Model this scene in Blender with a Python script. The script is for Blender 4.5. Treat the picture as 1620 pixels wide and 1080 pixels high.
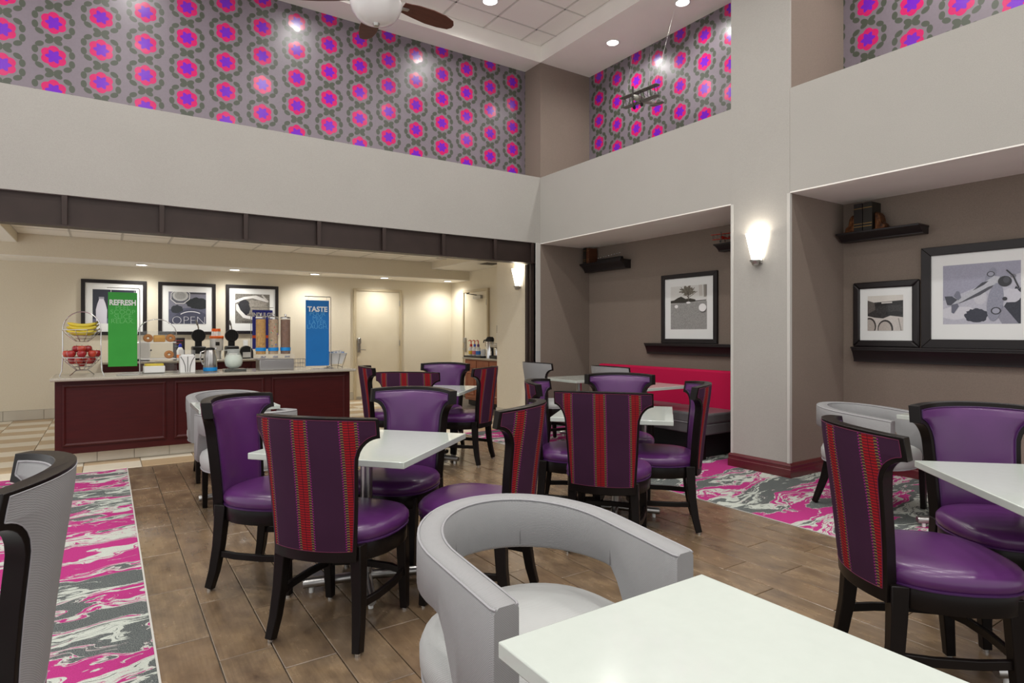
import bpy, bmesh, math, random
from mathutils import Vector, Matrix
random.seed(7)
PI = math.pi
SC = bpy.context.scene
COL = SC.collection
for o in list(bpy.data.objects): bpy.data.objects.remove(o, do_unlink=True)

# ------------------------------------------------------------------ camera, world, exposure
CAM_H = 1.30
cam_d = bpy.data.cameras.new('camera'); cam = bpy.data.objects.new('camera', cam_d); COL.objects.link(cam)
cam.location = (0, 0, CAM_H); cam.rotation_euler = (PI/2, 0, math.radians(56.3 - 90))
cam_d.sensor_width = 36.0; cam_d.lens = 961.5/1620*36.0; cam_d.shift_y = -13/1620; cam_d.clip_start = 0.02
SC.camera = cam
W = bpy.data.worlds.new('world'); SC.world = W; W.use_nodes = True
W.node_tree.nodes['Background'].inputs[0].default_value = (1.0, 0.995, 0.98, 1)
W.node_tree.nodes['Background'].inputs[1].default_value = 1.1
SC.view_settings.view_transform = 'Standard'; SC.view_settings.look = 'None'
SC.view_settings.gamma = 1.0; SC.view_settings.use_curve_mapping = False
SC.view_settings.exposure = -0.07
P_HIGH, P_NICHE, P_SOFFIT = 105, 60, 60      # watts of the kinds of downlight

# ------------------------------------------------------------------ colours and node materials
def L(c): 
    c = c/255.0
    return c/12.92 if c <= 0.04045 else ((c+0.055)/1.055)**2.4
def rgb(r, g, b): return (L(r), L(g), L(b), 1.0)
class X:                                            # a float socket with arithmetic
    def __init__(s, nt, sock): s.nt, s.s = nt, sock
    def op(s, o, *a):
        n = s.nt.nodes.new('ShaderNodeMath'); n.operation = o
        for i, q in enumerate((s,)+a):
            if isinstance(q, X): s.nt.links.new(q.s, n.inputs[i])
            else: n.inputs[i].default_value = q
        return X(s.nt, n.outputs[0])
    def __add__(s, o): return s.op('ADD', o)
    __radd__ = __add__
    def __sub__(s, o): return s.op('SUBTRACT', o)
    def __rsub__(s, o): return (s*-1.0)+o
    def __mul__(s, o): return s.op('MULTIPLY', o)
    __rmul__ = __mul__
    def __truediv__(s, o): return s.op('DIVIDE', o)
    def lt(s, o): return s.op('LESS_THAN', o)
    def gt(s, o): return s.op('GREATER_THAN', o)
    def abs(s): return s.op('ABSOLUTE')
    def fmod(s, o): return s.op('FLOORED_MODULO', o)
    def rnd(s): return s.op('ROUND')
    def sin(s): return s.op('SINE')
    def cos(s): return s.op('COSINE')
    def sqrt(s): return s.op('SQRT')
    def mx(s, o): return s.op('MAXIMUM', o)
    def mn(s, o): return s.op('MINIMUM', o)
    def step(s, e, w):                               # soft step, w wide
        n = s.nt.nodes.new('ShaderNodeMapRange'); n.clamp = True
        s.nt.links.new(s.s, n.inputs[0]); n.inputs[1].default_value = e-w; n.inputs[2].default_value = e+w
        return X(s.nt, n.outputs[0])
class Mat:
    def __init__(s, name, color=(.8,.8,.8,1), rough=.5, metal=0, spec=.5, coat=0, coatr=.1, trans=0, ior=1.45, alpha=1, emit=None, estr=0):
        s.m = bpy.data.materials.new(name); s.m.use_nodes = True; s.nt = s.m.node_tree
        s.b = s.nt.nodes['Principled BSDF']; i = s.b.inputs
        i['Base Color'].default_value = color; i['Roughness'].default_value = rough; i['Metallic'].default_value = metal
        i['Specular IOR Level'].default_value = spec; i['Coat Weight'].default_value = coat; i['Coat Roughness'].default_value = coatr
        i['Transmission Weight'].default_value = trans; i['IOR'].default_value = ior; i['Alpha'].default_value = alpha
        if emit: i['Emission Color'].default_value = emit; i['Emission Strength'].default_value = estr
        s.color = color
    def coords(s, kind='Object', scale=None):
        n = s.nt.nodes.new('ShaderNodeTexCoord'); v = n.outputs[kind]
        if scale:
            mp = s.nt.nodes.new('ShaderNodeMapping'); s.nt.links.new(v, mp.inputs[0]); mp.inputs['Scale'].default_value = scale; v = mp.outputs[0]
        return v
    def xyz(s, v=None):
        n = s.nt.nodes.new('ShaderNodeSeparateXYZ'); s.nt.links.new(v or s.coords(), n.inputs[0])
        return [X(s.nt, o) for o in n.outputs]
    def vec(s, x, y, z=0.0):
        n = s.nt.nodes.new('ShaderNodeCombineXYZ')
        for k, q in enumerate((x, y, z)):
            if isinstance(q, X): s.nt.links.new(q.s, n.inputs[k])
            else: n.inputs[k].default_value = q
        return n.outputs[0]
    def noise(s, v=None, scale=10, detail=3, rough=.5):
        n = s.nt.nodes.new('ShaderNodeTexNoise'); s.nt.links.new(v or s.coords(), n.inputs['Vector'])
        n.inputs['Scale'].default_value = scale; n.inputs['Detail'].default_value = detail; n.inputs['Roughness'].default_value = rough
        return X(s.nt, n.outputs[0])
    def rand(s):
        n = s.nt.nodes.new('ShaderNodeObjectInfo'); return X(s.nt, n.outputs['Random'])
    def mix(s, fac, a, b):                            # a, b: colour tuple or socket
        n = s.nt.nodes.new('ShaderNodeMix'); n.data_type = 'RGBA'
        if isinstance(fac, X): s.nt.links.new(fac.s, n.inputs[0])
        else: n.inputs[0].default_value = fac
        for q, k in ((a, 6), (b, 7)):
            if isinstance(q, tuple): n.inputs[k].default_value = q
            else: s.nt.links.new(q, n.inputs[k])
        return n.outputs[2]
    def base(s, c): s.nt.links.new(c, s.b.inputs['Base Color']); return s
    def rough(s, r): s.nt.links.new(r.s, s.b.inputs['Roughness']); return s
    def bump(s, h, strength=.2, dist=.002):
        n = s.nt.nodes.new('ShaderNodeBump'); n.inputs['Strength'].default_value = strength; n.inputs['Distance'].default_value = dist
        s.nt.links.new(h.s, n.inputs['Height']); s.nt.links.new(n.outputs[0], s.b.inputs['Normal']); return s
    def mottle(s, c2, scale=8, detail=3, vscale=None):
        n = s.noise(s.coords('Object', vscale), scale, detail); s.base(s.mix(n.step(.5, .25), s.color, c2)); return s
def woven(name, c1, c2, freq=260, rough=.85, strength=.3):
    m = Mat(name, c1, rough, spec=.25); x, y, z = m.xyz()
    w = ((x+y)*freq).sin()*(z*freq).sin()
    n = m.noise(scale=3, detail=2)
    m.base(m.mix((w*.35+.5)*.6+n*.3, c1, c2)); m.bump(w, strength, .001); return m

# ------------------------------------------------------------------ mesh building
class MB:
    def __init__(s): s.v = []; s.f = []; s.mi = []; s.uv = {}
    def add(s, verts, faces, mi=0, uvs=None):
        o = len(s.v); s.v += [tuple(p) for p in verts]
        for f in faces: s.f.append(tuple(i+o for i in f)); s.mi.append(mi)
        if uvs:
            for i, q in enumerate(uvs): s.uv[o+i] = q
        return s
    def box(s, x0, x1, y0, y1, z0, z1, mi=0):
        return s.add([(x0,y0,z0),(x1,y0,z0),(x1,y1,z0),(x0,y1,z0),(x0,y0,z1),(x1,y0,z1),(x1,y1,z1),(x0,y1,z1)],
                     [(0,3,2,1),(4,5,6,7),(0,1,5,4),(1,2,6,5),(2,3,7,6),(3,0,4,7)], mi)
    def rings(s, rs, mi=0, closed=True, caps=True, loop=False):   # list of rings with the same count
        n = len(rs[0]); vs = [p for r in rs for p in r]; fs = []; m = len(rs)
        for a in range(m if loop else m-1):
            b = (a+1) % m
            for k in range(n if closed else n-1):
                k2 = (k+1) % n; fs.append((a*n+k, a*n+k2, b*n+k2, b*n+k))
        if caps and not loop: fs += [tuple(range(n-1, -1, -1)), tuple(range((m-1)*n, m*n))]
        return s.add(vs, fs, mi)
    def tube(s, path, r, n=8, mi=0, loop=False, caps=True, sq=None):   # r: number or list; sq=(w,h): rectangular
        P = [Vector(p) for p in path]; m = len(P); rs = []
        ref = None
        for i, p in enumerate(P):
            a = P[i-1] if (i > 0 or loop) else p; b = P[(i+1) % m] if (i < m-1 or loop) else p
            t = (b-a).normalized() if (b-a).length > 1e-9 else Vector((0,0,1))
            if ref is None: ref = Vector((0,0,1)) if abs(t.z) < .9 else Vector((0,1,0))
            u = (ref - t*ref.dot(t))
            if u.length < 1e-6: u = Vector((1,0,0)) - t*t.x
            u.normalize(); w = t.cross(u); ref = u if abs(t.z) >= .9 or not (abs(Vector((0,0,1)).dot(t)) < .9) else Vector((0,0,1))
            ri = r[i] if isinstance(r, (list, tuple)) else r
            if sq:
                h, k = sq[0]/2*ri, sq[1]/2*ri
                rs.append([p+w*h+u*k, p-w*h+u*k, p-w*h-u*k, p+w*h-u*k])
            else: rs.append([p+(u*math.cos(q)+w*math.sin(q))*ri for q in [2*PI*j/n for j in range(n)]])
        return s.rings(rs, mi, True, caps, loop)
    def lathe(s, prof, n=20, c=(0,0,0), mi=0, caps=True, a0=0, a1=2*PI, axis='z'):
        full = abs(a1-a0-2*PI) < 1e-6; k = n if full else n+1; rs = []
        for r, z in prof:
            ring = []
            for j in range(k):
                q = a0+(a1-a0)*j/n; p = (r*math.cos(q), r*math.sin(q), z)
                if axis == 'x': p = (p[2], p[0], p[1])
                if axis == 'y': p = (p[0], p[2], p[1])
                ring.append((p[0]+c[0], p[1]+c[1], p[2]+c[2]))
            rs.append(ring)
        return s.rings(rs, mi, full, caps and full)
    def prism(s, poly, d0, d1, fn, mi=0):             # fn(u, v, d) -> point
        n = len(poly); vs = [fn(u, v, d0) for u, v in poly]+[fn(u, v, d1) for u, v in poly]
        return s.add(vs, [tuple(range(n-1,-1,-1)), tuple(range(n, 2*n))]+[(k,(k+1)%n,(k+1)%n+n,k+n) for k in range(n)], mi)
    def sphere(s, c, r, n=12, m=8, mi=0, sc=(1,1,1)):
        prof = [(max(math.sin(PI*i/m), 1e-4)*r, -math.cos(PI*i/m)*r) for i in range(m+1)]
        rs = [[(c[0]+q*math.cos(2*PI*j/n)*sc[0], c[1]+q*math.sin(2*PI*j/n)*sc[1], c[2]+z*sc[2]) for j in range(n)] for q, z in prof]
        return s.rings(rs, mi)
    def xf(s, M):
        s.v = [tuple(M @ Vector(p)) for p in s.v]; return s
    def mesh(s, name, mats, smooth=True, ang=40):
        me = bpy.data.meshes.new(name); me.from_pydata(s.v, [], s.f)
        for m in mats: me.materials.append(m.m if isinstance(m, Mat) else m)
        if len(mats) > 1: me.polygons.foreach_set('material_index', s.mi)
        if s.uv:
            ul = me.uv_layers.new(name='UVMap')
            for lp in me.loops: ul.data[lp.index].uv = s.uv.get(lp.vertex_index, (0,0))
        bm = bmesh.new(); bm.from_mesh(me); bmesh.ops.recalc_face_normals(bm, faces=bm.faces); bm.to_mesh(me); bm.free()
        me.update()
        if smooth:
            me.shade_smooth(); me.set_sharp_from_angle(angle=math.radians(ang))
        return me
    def obj(s, name, mats, parent=None, smooth=True, ang=40, bevel=0, seg=2, loc=None):
        if not isinstance(mats, (list, tuple)): mats = [mats]
        o = bpy.data.objects.new(name, s.mesh(name, mats, smooth, ang)); COL.objects.link(o)
        if parent is not None: o.parent = parent
        if loc: o.location = loc
        if bevel:
            b = o.modifiers.new('bevel', 'BEVEL'); b.width = bevel; b.segments = seg; b.limit_method = 'ANGLE'; b.angle_limit = math.radians(40)
        return o
def B(x0, x1, y0, y1, z0, z1): return MB().box(x0, x1, y0, y1, z0, z1)
def tag(o, label, cat, group=None):
    o['label'] = label; o['category'] = cat
    if group: o['group'] = group
    return o
def thing(name, label, cat, loc=(0,0,0), rz=0, group=None):
    o = bpy.data.objects.new(name, None); COL.objects.link(o); o.location = loc; o.rotation_euler = (0, 0, rz); o.empty_display_size = .1
    return tag(o, label, cat, group)
def struct(o): o['kind'] = 'structure'; return o
def dup(root, loc, rz, label, group=None):
    r = root.copy(); COL.objects.link(r); r.location = loc; r.rotation_euler = (0, 0, rz); r['label'] = label
    if group: r['group'] = group
    for ch in list(root.children):
        c = ch.copy(); COL.objects.link(c); c.parent = r
        for g in list(ch.children):
            d = g.copy(); COL.objects.link(d); d.parent = c
    return r
def link_copy(me, name, parent, loc, rz=0, sc=None):
    o = bpy.data.objects.new(name, me); COL.objects.link(o); o.parent = parent; o.location = loc; o.rotation_euler = (0,0,rz)
    if sc: o.scale = sc
    return o
def text_obj(name, txt, size, mat, parent, loc, rot, offset=0.0, align='CENTER', extrude=.0004, sx=1.0):
    c = bpy.data.curves.new(name, 'FONT'); c.body = txt; c.size = size; c.offset = offset; c.align_x = align; c.extrude = extrude; c.resolution_u = 3
    t = bpy.data.objects.new(name+'_tmp', c); COL.objects.link(t)
    bpy.context.view_layer.update()
    me = bpy.data.meshes.new_from_object(t.evaluated_get(bpy.context.evaluated_depsgraph_get()))
    bpy.data.objects.remove(t, do_unlink=True); bpy.data.curves.remove(c)
    me.name = name; me.materials.clear(); me.materials.append(mat.m)
    o = bpy.data.objects.new(name, me); COL.objects.link(o); o.parent = parent; o.location = loc; o.rotation_euler = rot; o.scale = (sx, 1, 1)
    return o

# ------------------------------------------------------------------ material library
def papered(name, c1, c2, rough=.8, st=.35, sc=150):
    m = Mat(name, c1, rough, spec=.3); n = m.noise(scale=sc, detail=3, rough=.7); n2 = m.noise(scale=2, detail=2)
    m.base(m.mix(n.step(.5,.25)*.7+n2*.3, c1, c2)); m.bump(n, st, .003); return m
M_wall = papered('grey_wallcovering', rgb(174,171,165), rgb(158,155,149))
M_taupe = papered('taupe_wallcovering', rgb(142,129,118), rgb(120,108,98), .85, .5)
M_beige = papered('beige_wallcovering', rgb(230,222,203), rgb(220,210,188), .85, .15, 60)
M_white = Mat('white_paint', rgb(242,239,232), .7).mottle(rgb(237,234,227), 3)
M_ctile = Mat('acoustic_tile', rgb(238,235,229), .9, spec=.2); M_ctile.bump(M_ctile.noise(scale=180, detail=2), .3, .002)
M_tubeac = Mat('clear_tube', (.95,.95,.95,1), .08, alpha=.05)
M_cgrid = Mat('ceiling_grid', rgb(205,202,196), .5)
M_beam = Mat('bronze_steel', rgb(52,42,38), .42, .35).mottle(rgb(60,48,44), 5)
M_bead = Mat('corner_guard', rgb(190,188,182), .5)
M_base = Mat('oxblood_baseboard', rgb(92,30,34), .32, coat=.4).mottle(rgb(80,24,28), 6, 4, (1,1,6))
M_mahog = Mat('mahogany', rgb(70,18,18), .45, spec=.3).mottle(rgb(58,14,15), 5, 4, (1,1,8))
M_cherry = Mat('cherry_wood', rgb(150,82,52), .4, coat=.2).mottle(rgb(130,68,42), 6, 4, (6,6,1))
M_black = Mat('black_lacquer_wood', rgb(22,17,16), .3, spec=.22).mottle(rgb(17,13,12), 9)
M_shelf = Mat('black_shelf_paint', rgb(33,27,28), .4).mottle(rgb(28,23,24), 9)
M_steel = Mat('brushed_steel', rgb(176,174,172), .3, 1.0)
M_chrome = Mat('chrome', rgb(215,215,215), .15, 1.0)
M_nickel = Mat('satin_nickel', rgb(180,178,174), .35, 1.0)
M_dmetal = Mat('dark_metal', rgb(60,58,56), .4, .6)
M_top = Mat('white_quartz', rgb(190,197,190), .16, coat=.4, coatr=.06).mottle(rgb(187,194,187), 30)
M_granite = Mat('granite', rgb(196,189,173), .22, coat=.3).mottle(rgb(150,143,130), 140, 4)
M_grout = Mat('grout', rgb(112,104,94), .9).mottle(rgb(100,93,84), 20)
M_grout2 = Mat('pale_grout', rgb(176,168,154), .9).mottle(rgb(168,160,146), 20)
M_rubber = Mat('black_plastic', rgb(26,26,28), .45)
M_paper = Mat('white_paper', rgb(238,240,238), .6)
M_plwhite = Mat('white_plastic', rgb(232,232,230), .35)
M_glass = Mat('clear_glass', (.9,.95,.92,1), .05, alpha=.16)
M_acryl = Mat('clear_acrylic', (.9,.93,.93,1), .08, alpha=.10)
M_lamp = Mat('lamp_lens', (1,1,1,1), .5, emit=(1,.97,.9,1), estr=14)
M_sconce = Mat('frosted_lit_glass', (1,1,1,1), .5, emit=(1,.93,.82,1), estr=5)
M_bowl = Mat('opal_glass', rgb(236,236,233), .2, coat=.5).mottle(rgb(231,231,228), 5, 2)
def plank_mat():
    m = Mat('wood_look_porcelain', (0,0,0,1), .3, spec=.5, coat=.25, coatr=.2); r = m.rand(); x, y, z = m.xyz()
    n = m.noise(m.vec(x*2.2+r*37, y*1.1+r*91, r*17), 4.5, 5, .58); n2 = m.noise(m.vec(x*60+r*50, y*2.6+r*9, n*2.0), 1.6, 4)
    n3 = m.noise(m.vec(x+r*20, y+r*31, 3.0), 7, 4)
    c = m.mix(n.step(.5,.24), rgb(78,62,48), rgb(152,128,98)); c = m.mix(n2.step(.55,.22)*.42, c, rgb(72,58,46))
    c = m.mix(n3.step(.55,.34)*.4, c, rgb(124,112,100)); c = m.mix(r*.35, c, rgb(118,92,66))
    m.base(c); m.rough(n*.22+.14); m.bump(n2, .1, .001); return m
M_plank = plank_mat()
def tile_mat(name, a, b):
    m = Mat(name, a, .3); r = m.rand(); x, y, z = m.xyz(); n = m.noise(m.vec(x+r*9, y*6+r*30, 0.0), 5, 4)
    m.base(m.mix(n.step(.5,.3)+r*.2, a, b)); return m
M_tcream = tile_mat('cream_tile', rgb(222,213,194), rgb(210,200,180)); M_ttan = tile_mat('tan_tile', rgb(188,163,128), rgb(176,150,116))
def carpet_mat():
    m = Mat('marbled_carpet', (0,0,0,1), .95, spec=.1); x, y, z = m.xyz()
    a = math.radians(6); u = x*math.cos(a)+y*math.sin(a); w = y*math.cos(a)-x*math.sin(a)
    w1 = m.noise(m.vec(u*.9, w*1.5, 0.0), 2.2, 3); w2 = m.noise(m.vec(u*.9, w*1.5, 7.3), 2.2, 3)
    uu = u*.42+w1*.7; ww = w*2.3+w2*1.5
    n1 = m.noise(m.vec(uu, ww, 0.0), 1.3, 7, .62); n2 = m.noise(m.vec(uu*1.3, ww*1.5, 4.4), 1.5, 7, .66); g = m.noise(scale=260, detail=2)
    pink = (n1-.5).step(-.004, .006); white = 1.0-((n2-.56).abs()).step(.030, .005)
    w3 = 1.0-((n1-.5).abs()).step(.006, .003)
    c = m.mix(pink, m.mix(g.step(.5,.06), rgb(62,67,68), rgb(112,116,114)), m.mix(g.step(.5,.15), rgb(176,58,124), rgb(154,46,106)))
    c = m.mix(white.mx(w3), c, m.mix(g.step(.5,.15), rgb(194,198,189), rgb(164,170,162)))
    m.base(c); m.bump(g, .6, .004); return m
M_carpet = carpet_mat()
def wallpaper_mat(name, axis, c0, z0):
    m = Mat(name, (0,0,0,1), .4, spec=.7); x, y, z = m.xyz(); h = x if axis == 'x' else y
    a = (h-c0)/.38; i = a.rnd(); px = (a-i)*.38; par = i.fmod(2.0)
    py = ((z-z0)-par*.163+.163).fmod(.326)-.163
    r = (px*px+py*py).sqrt(); th = py.op('ARCTAN2', px)
    fl = r.lt(((th-PI/2)*3).cos().abs()*.018+.087)
    tri = (th+PI/6).fmod(PI/3)/(PI/3)-.5
    star = r.lt(.070-tri.abs()*.056)
    ph = (th+PI/6).fmod(PI/3)-PI/6; aa = r*ph.cos(); bb = (r*ph.sin()).abs()
    e1 = (aa-.143)/.025; e2 = (bb-.0435)/.0365
    leaf = (e1*e1+e2*e2).lt(1.0)
    st = px.abs().lt(.0025)*(py.abs().gt(.1))
    n = m.noise(scale=40, detail=2)
    bg = m.mix(n, rgb(126,116,126), rgb(118,109,117))
    c = m.mix(st, bg, rgb(120,114,112)); c = m.mix(leaf, c, rgb(72,78,67)); c = m.mix(fl, c, rgb(200,30,102)); c = m.mix(star, c, rgb(112,28,186))
    m.base(c); m.rough((fl*-.12)+.34); return m
M_wpL = wallpaper_mat('flower_wallpaper', 'x', -.425, 3.965)
M_wpR = wallpaper_mat('flower_wallpaper_side', 'y', 6.355, 4.589)
def vinyl(name, c, c2): 
    m = Mat(name, c, .30, spec=.5, coat=.2, coatr=.22); n = m.noise(scale=6, detail=3); m.base(m.mix(n.step(.5,.3), c, c2)); m.bump(m.noise(scale=300, detail=1), .06, .001); return m
M_purple = vinyl('purple_vinyl', rgb(84,38,95), rgb(73,32,84))
M_gvinyl = woven('grey_weave', rgb(162,162,162), rgb(112,112,114), 1250, .6, .3)
M_gseat = woven('pale_seat_fabric', rgb(186,187,185), rgb(152,154,154), 800, .85, .3)
M_dark_vinyl = vinyl('charcoal_vinyl', rgb(96,94,96), rgb(84,82,84))
M_red = woven('crimson_fabric', rgb(180,12,66), rgb(168,10,60), 300, .8, .1)
M_pipe = Mat('grey_piping', rgb(150,149,152), .7)
M_ppipe = Mat('purple_piping', rgb(58,22,74), .4)
M_spipe = Mat('plum_piping', rgb(90,24,58), .7)
def stripe_mat():
    m = Mat('striped_fabric', (0,0,0,1), .85, spec=.2); x, y, z = m.xyz(m.coords('UV'))
    p = (x+.19*10.5).fmod(.19)-.095; ap = p.abs()
    row = (y/.0105).fmod(1.0); hat = (row-.5).abs().gt(.22); hat2 = row.gt(.62)
    redc = m.mix(hat*.75, rgb(156,26,32), rgb(72,18,30)); redc = m.mix(ap.lt(.0012), redc, rgb(70,18,30))
    ol = m.mix(hat2, rgb(58,32,48), rgb(128,104,62))
    mg = m.mix(hat, rgb(140,34,112), rgb(62,28,56))
    bg = m.mix(m.noise(scale=9, detail=2), rgb(54,28,50), rgb(42,21,39)); bg = m.mix(((x*1500).sin()*(y*1500).sin())*.15+.15, bg, rgb(92,48,84))
    c = m.mix(ap.lt(.037), bg, mg); c = m.mix(ap.lt(.032), c, ol); c = m.mix(ap.lt(.021), c, redc)
    m.base(c); return m
M_stripe = stripe_mat()
# ------------------------------------------------------------------ structure
XR, XN, YL, YU = 5.12, 6.03, 6.95, 7.328          # right wall, niche backs, left wall, left upper recess
Z1, Z2, Z3, ZC = 2.575, 3.507, 5.14, 5.364        # beam top, sill, soffit, tiled ceiling
YB, XBR = 11.6, 6.167                             # buffet back wall and right wall
XMIN, YMIN = -3.2, -2.6
C0, C1 = 3.165, 3.784                             # the column between the niches
EDGE_L, EDGE_R = .165, 3.86                       # plank floor between the carpets

floor = struct(B(XMIN, 6.3, YMIN, YB+.1, -.08, -.012).obj('floor', M_grout, smooth=False))
def slab_mesh(name, w, d, mat, t=.012, ch=.0025):
    m = MB(); a, b = w/2, d/2
    m.rings([[(-a,-b,-t),(a,-b,-t),(a,b,-t),(-a,b,-t)],[(-a,-b,-ch),(a,-b,-ch),(a,b,-ch),(-a,b,-ch)],
             [(-a+ch,-b+ch,0),(a-ch,-b+ch,0),(a-ch,b-ch,0),(-a+ch,b-ch,0)]])
    return m.mesh(name, [mat], False)
PW, PL = (EDGE_R-EDGE_L)/18, .61
pm = {}
def piece(kind, w, d, mat):
    k = (kind, round(w,3), round(d,3), mat.m.name)
    if k not in pm: pm[k] = slab_mesh(kind, w, d, mat)
    return pm[k]
for i in range(18):
    off = (2.952 + (0, .37, .17, .47, .26)[i % 5]) % PL
    y = .55-PL+off
    while y < YL-.02:
        y0, y1 = max(y, .3), min(y+PL, YL-.02)
        if y1-y0 > .03:
            link_copy(piece('plank', PW-.004, y1-y0-.004, M_plank), 'plank', floor, (EDGE_L+PW*(i+.5), (y0+y1)/2, random.uniform(-.0006, .0006)))
        y += PL
TW, TD = .48, .3325
for i in range(-6, 12):
    for j in range(14):
        x0, x1 = max(-.67+TW*i, XMIN), min(-.67+TW*(i+1), 6.1); y0, y1 = YL+TD*j, min(YL+TD*(j+1), YB)
        if x1-x0 < .05 or x0 > 5.9: continue
        mt = M_tcream if (j+(i % 2)) % 2 else M_ttan
        link_copy(piece('floor_tile', x1-x0-.005, y1-y0-.005, mt), 'floor_tile', floor, ((x0+x1)/2, (y0+y1)/2, 0))
def carpet(x0, x1, y0, y1, label):
    o = B(x0, x1, y0, y1, -.012, 0).obj('carpet', M_carpet, smooth=False); return tag(o, label, 'carpet')
carpet(XMIN, EDGE_L-.004, YMIN, YL-.01, 'pink grey and white marbled carpet under the grey wingback chair with charcoal frame')
tag(MB().prism([(EDGE_R+.004,YMIN),(XN,YMIN),(XN,C0-.021),(XR-.024,C0-.021),(XR-.024,C1+.021),(XN,C1+.021),(XN,YL),(EDGE_R+.004,YL)], -.012, 0, lambda u, v, d: (u, v, d)).obj('carpet', M_carpet, smooth=False), 'pink grey and white marbled carpet around the wall column and red bench', 'carpet')
for i, x in enumerate((EDGE_L, EDGE_R)):
    struct(B(x-.004, x+.004, YMIN, YL, -.01, .005).obj('trim_%d' % (i+1), M_bead, smooth=False))

# left wall: header band, wallpapered recess above, steel beam below
wl = struct(B(XMIN, XR, YL, YU+.15, Z1, Z2).obj('wall_left', M_wall, smooth=False))
B(XMIN, XR, YU, YU+.15, Z2, Z3).obj('wallpaper', M_wpL, wl, smooth=False)
B(XMIN, XR, YU+.15, YU+.2, Z1, Z3).obj('backing', M_white, wl, smooth=False)
beam = struct(B(XMIN, 5.03, 7.0, 7.03, 2.30, Z1).obj('trim_3', M_beam, smooth=False))
B(XMIN, 5.03, 6.945, 7.10, 2.285, 2.30).obj('bottom_flange', M_beam, beam, smooth=False)
B(XMIN, 5.03, 7.03, YU+.15, 2.55, Z1-.001).obj('header_soffit', M_beige, beam, smooth=False)
for x in (-1.9, -1.11, -.324, .456, 1.233, 2.007, 2.786, 3.587, 4.37, 4.99):
    B(x-.022, x+.022, 6.948, 7.0, 2.30, Z1-.002).obj('rib', M_beam, beam, bevel=.003)
post = struct(B(5.022, 5.055, 6.99, 7.19, 0, 2.285).obj('trim_4', M_beam, smooth=False))
B(5.006, 5.024, 7.02, 7.06, 0, 2.285).obj('rail', M_beam, post, bevel=.003); B(5.006, 5.024, 7.11, 7.16, 0, 2.285).obj('rail', M_beam, post, bevel=.003)
# corner pier and the wall between the niche and the buffet
wc = struct(B(XR, XN+.12, YL, YU+.2, Z1, Z3).obj('wall_corner', M_taupe, smooth=False))
B(5.035, XN+.1, YL, 7.03, 0, Z1).obj('niche_side', M_taupe, wc, smooth=False)
B(5.035, 5.12, YL-.004, 7.0, 0, Z1).obj('corner_guard', M_bead, wc, bevel=.004)
wj = struct(B(5.055, XBR+.1, 7.03, 8.0, 0, 2.72).obj('wall_passage', M_beige, smooth=False))
# right wall
wr = struct(B(XR, XN+.12, YMIN, YL, Z1, Z2).obj('wall_right', M_wall, smooth=False))
B(XN, XN+.12, YMIN, YL, 0, Z1).obj('niche_back', M_taupe, wr, smooth=False)
B(XN, XN+.12, YMIN, YL, Z2, Z3).obj('wallpaper', M_wpR, wr, smooth=False)
B(XR+.001, XN, YMIN, C0, Z1-.012, Z1+.01).obj('niche_soffit', M_white, wr, smooth=False)
B(XR+.001, XN, C1, YL, Z1-.012, Z1+.01).obj('niche_soffit', M_white, wr, smooth=False)
col = struct(B(XR, XN, C0, C1, 0, Z1).obj('wall_column', M_taupe, smooth=False))
B(XR-.003, XR+.02, C0, C1, 0, Z3).obj('column_face', M_wall, col, smooth=False)
B(XR+.02, XN+.01, C0, C1, Z2, Z3).obj('column_upper', M_taupe, col, smooth=False)
for y in (C0-.003, C1-.027): B(XR-.008, XR+.03, y, y+.03, 0, Z1-.012).obj('corner_guard', M_bead, col, bevel=.004)
# baseboards with a stepped profile
def baseboard(name, path, h=.13, t=.022, mat=M_base):      # path: outer wall line, board grows to the left of travel
    prof = [(0,0),(t,0),(t,h*.55),(t*.8,h*.6),(t*.8,h*.78),(t*.95,h*.82),(t*.5,h*.95),(0,h)]
    P = [Vector((p[0], p[1])) for p in path]; rs = []
    for i, p in enumerate(P):
        d0 = (P[i]-P[i-1]).normalized() if i else None; d1 = (P[i+1]-P[i]).normalized() if i < len(P)-1 else None
        n0 = Vector((-d0.y, d0.x)) if d0 else None; n1 = Vector((-d1.y, d1.x)) if d1 else None
        n = n0 if n1 is None else n1 if n0 is None else (n0+n1)/max((1+n0.dot(n1)), .2)
        rs.append([(p.x+n.x*a, p.y+n.y*a, b) for a, b in prof])
    return struct(MB().rings(rs).obj(name, mat, smooth=False))
baseboard('baseboard_column', [(XN-.001, C0), (XR-.003, C0), (XR-.003, C1), (XN-.001, C1)])
baseboard('baseboard_niche', [(XN, YMIN), (XN, C0)])
baseboard('baseboard_corner', [(XN, C1), (XN, YL), (5.13, YL)])
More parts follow.
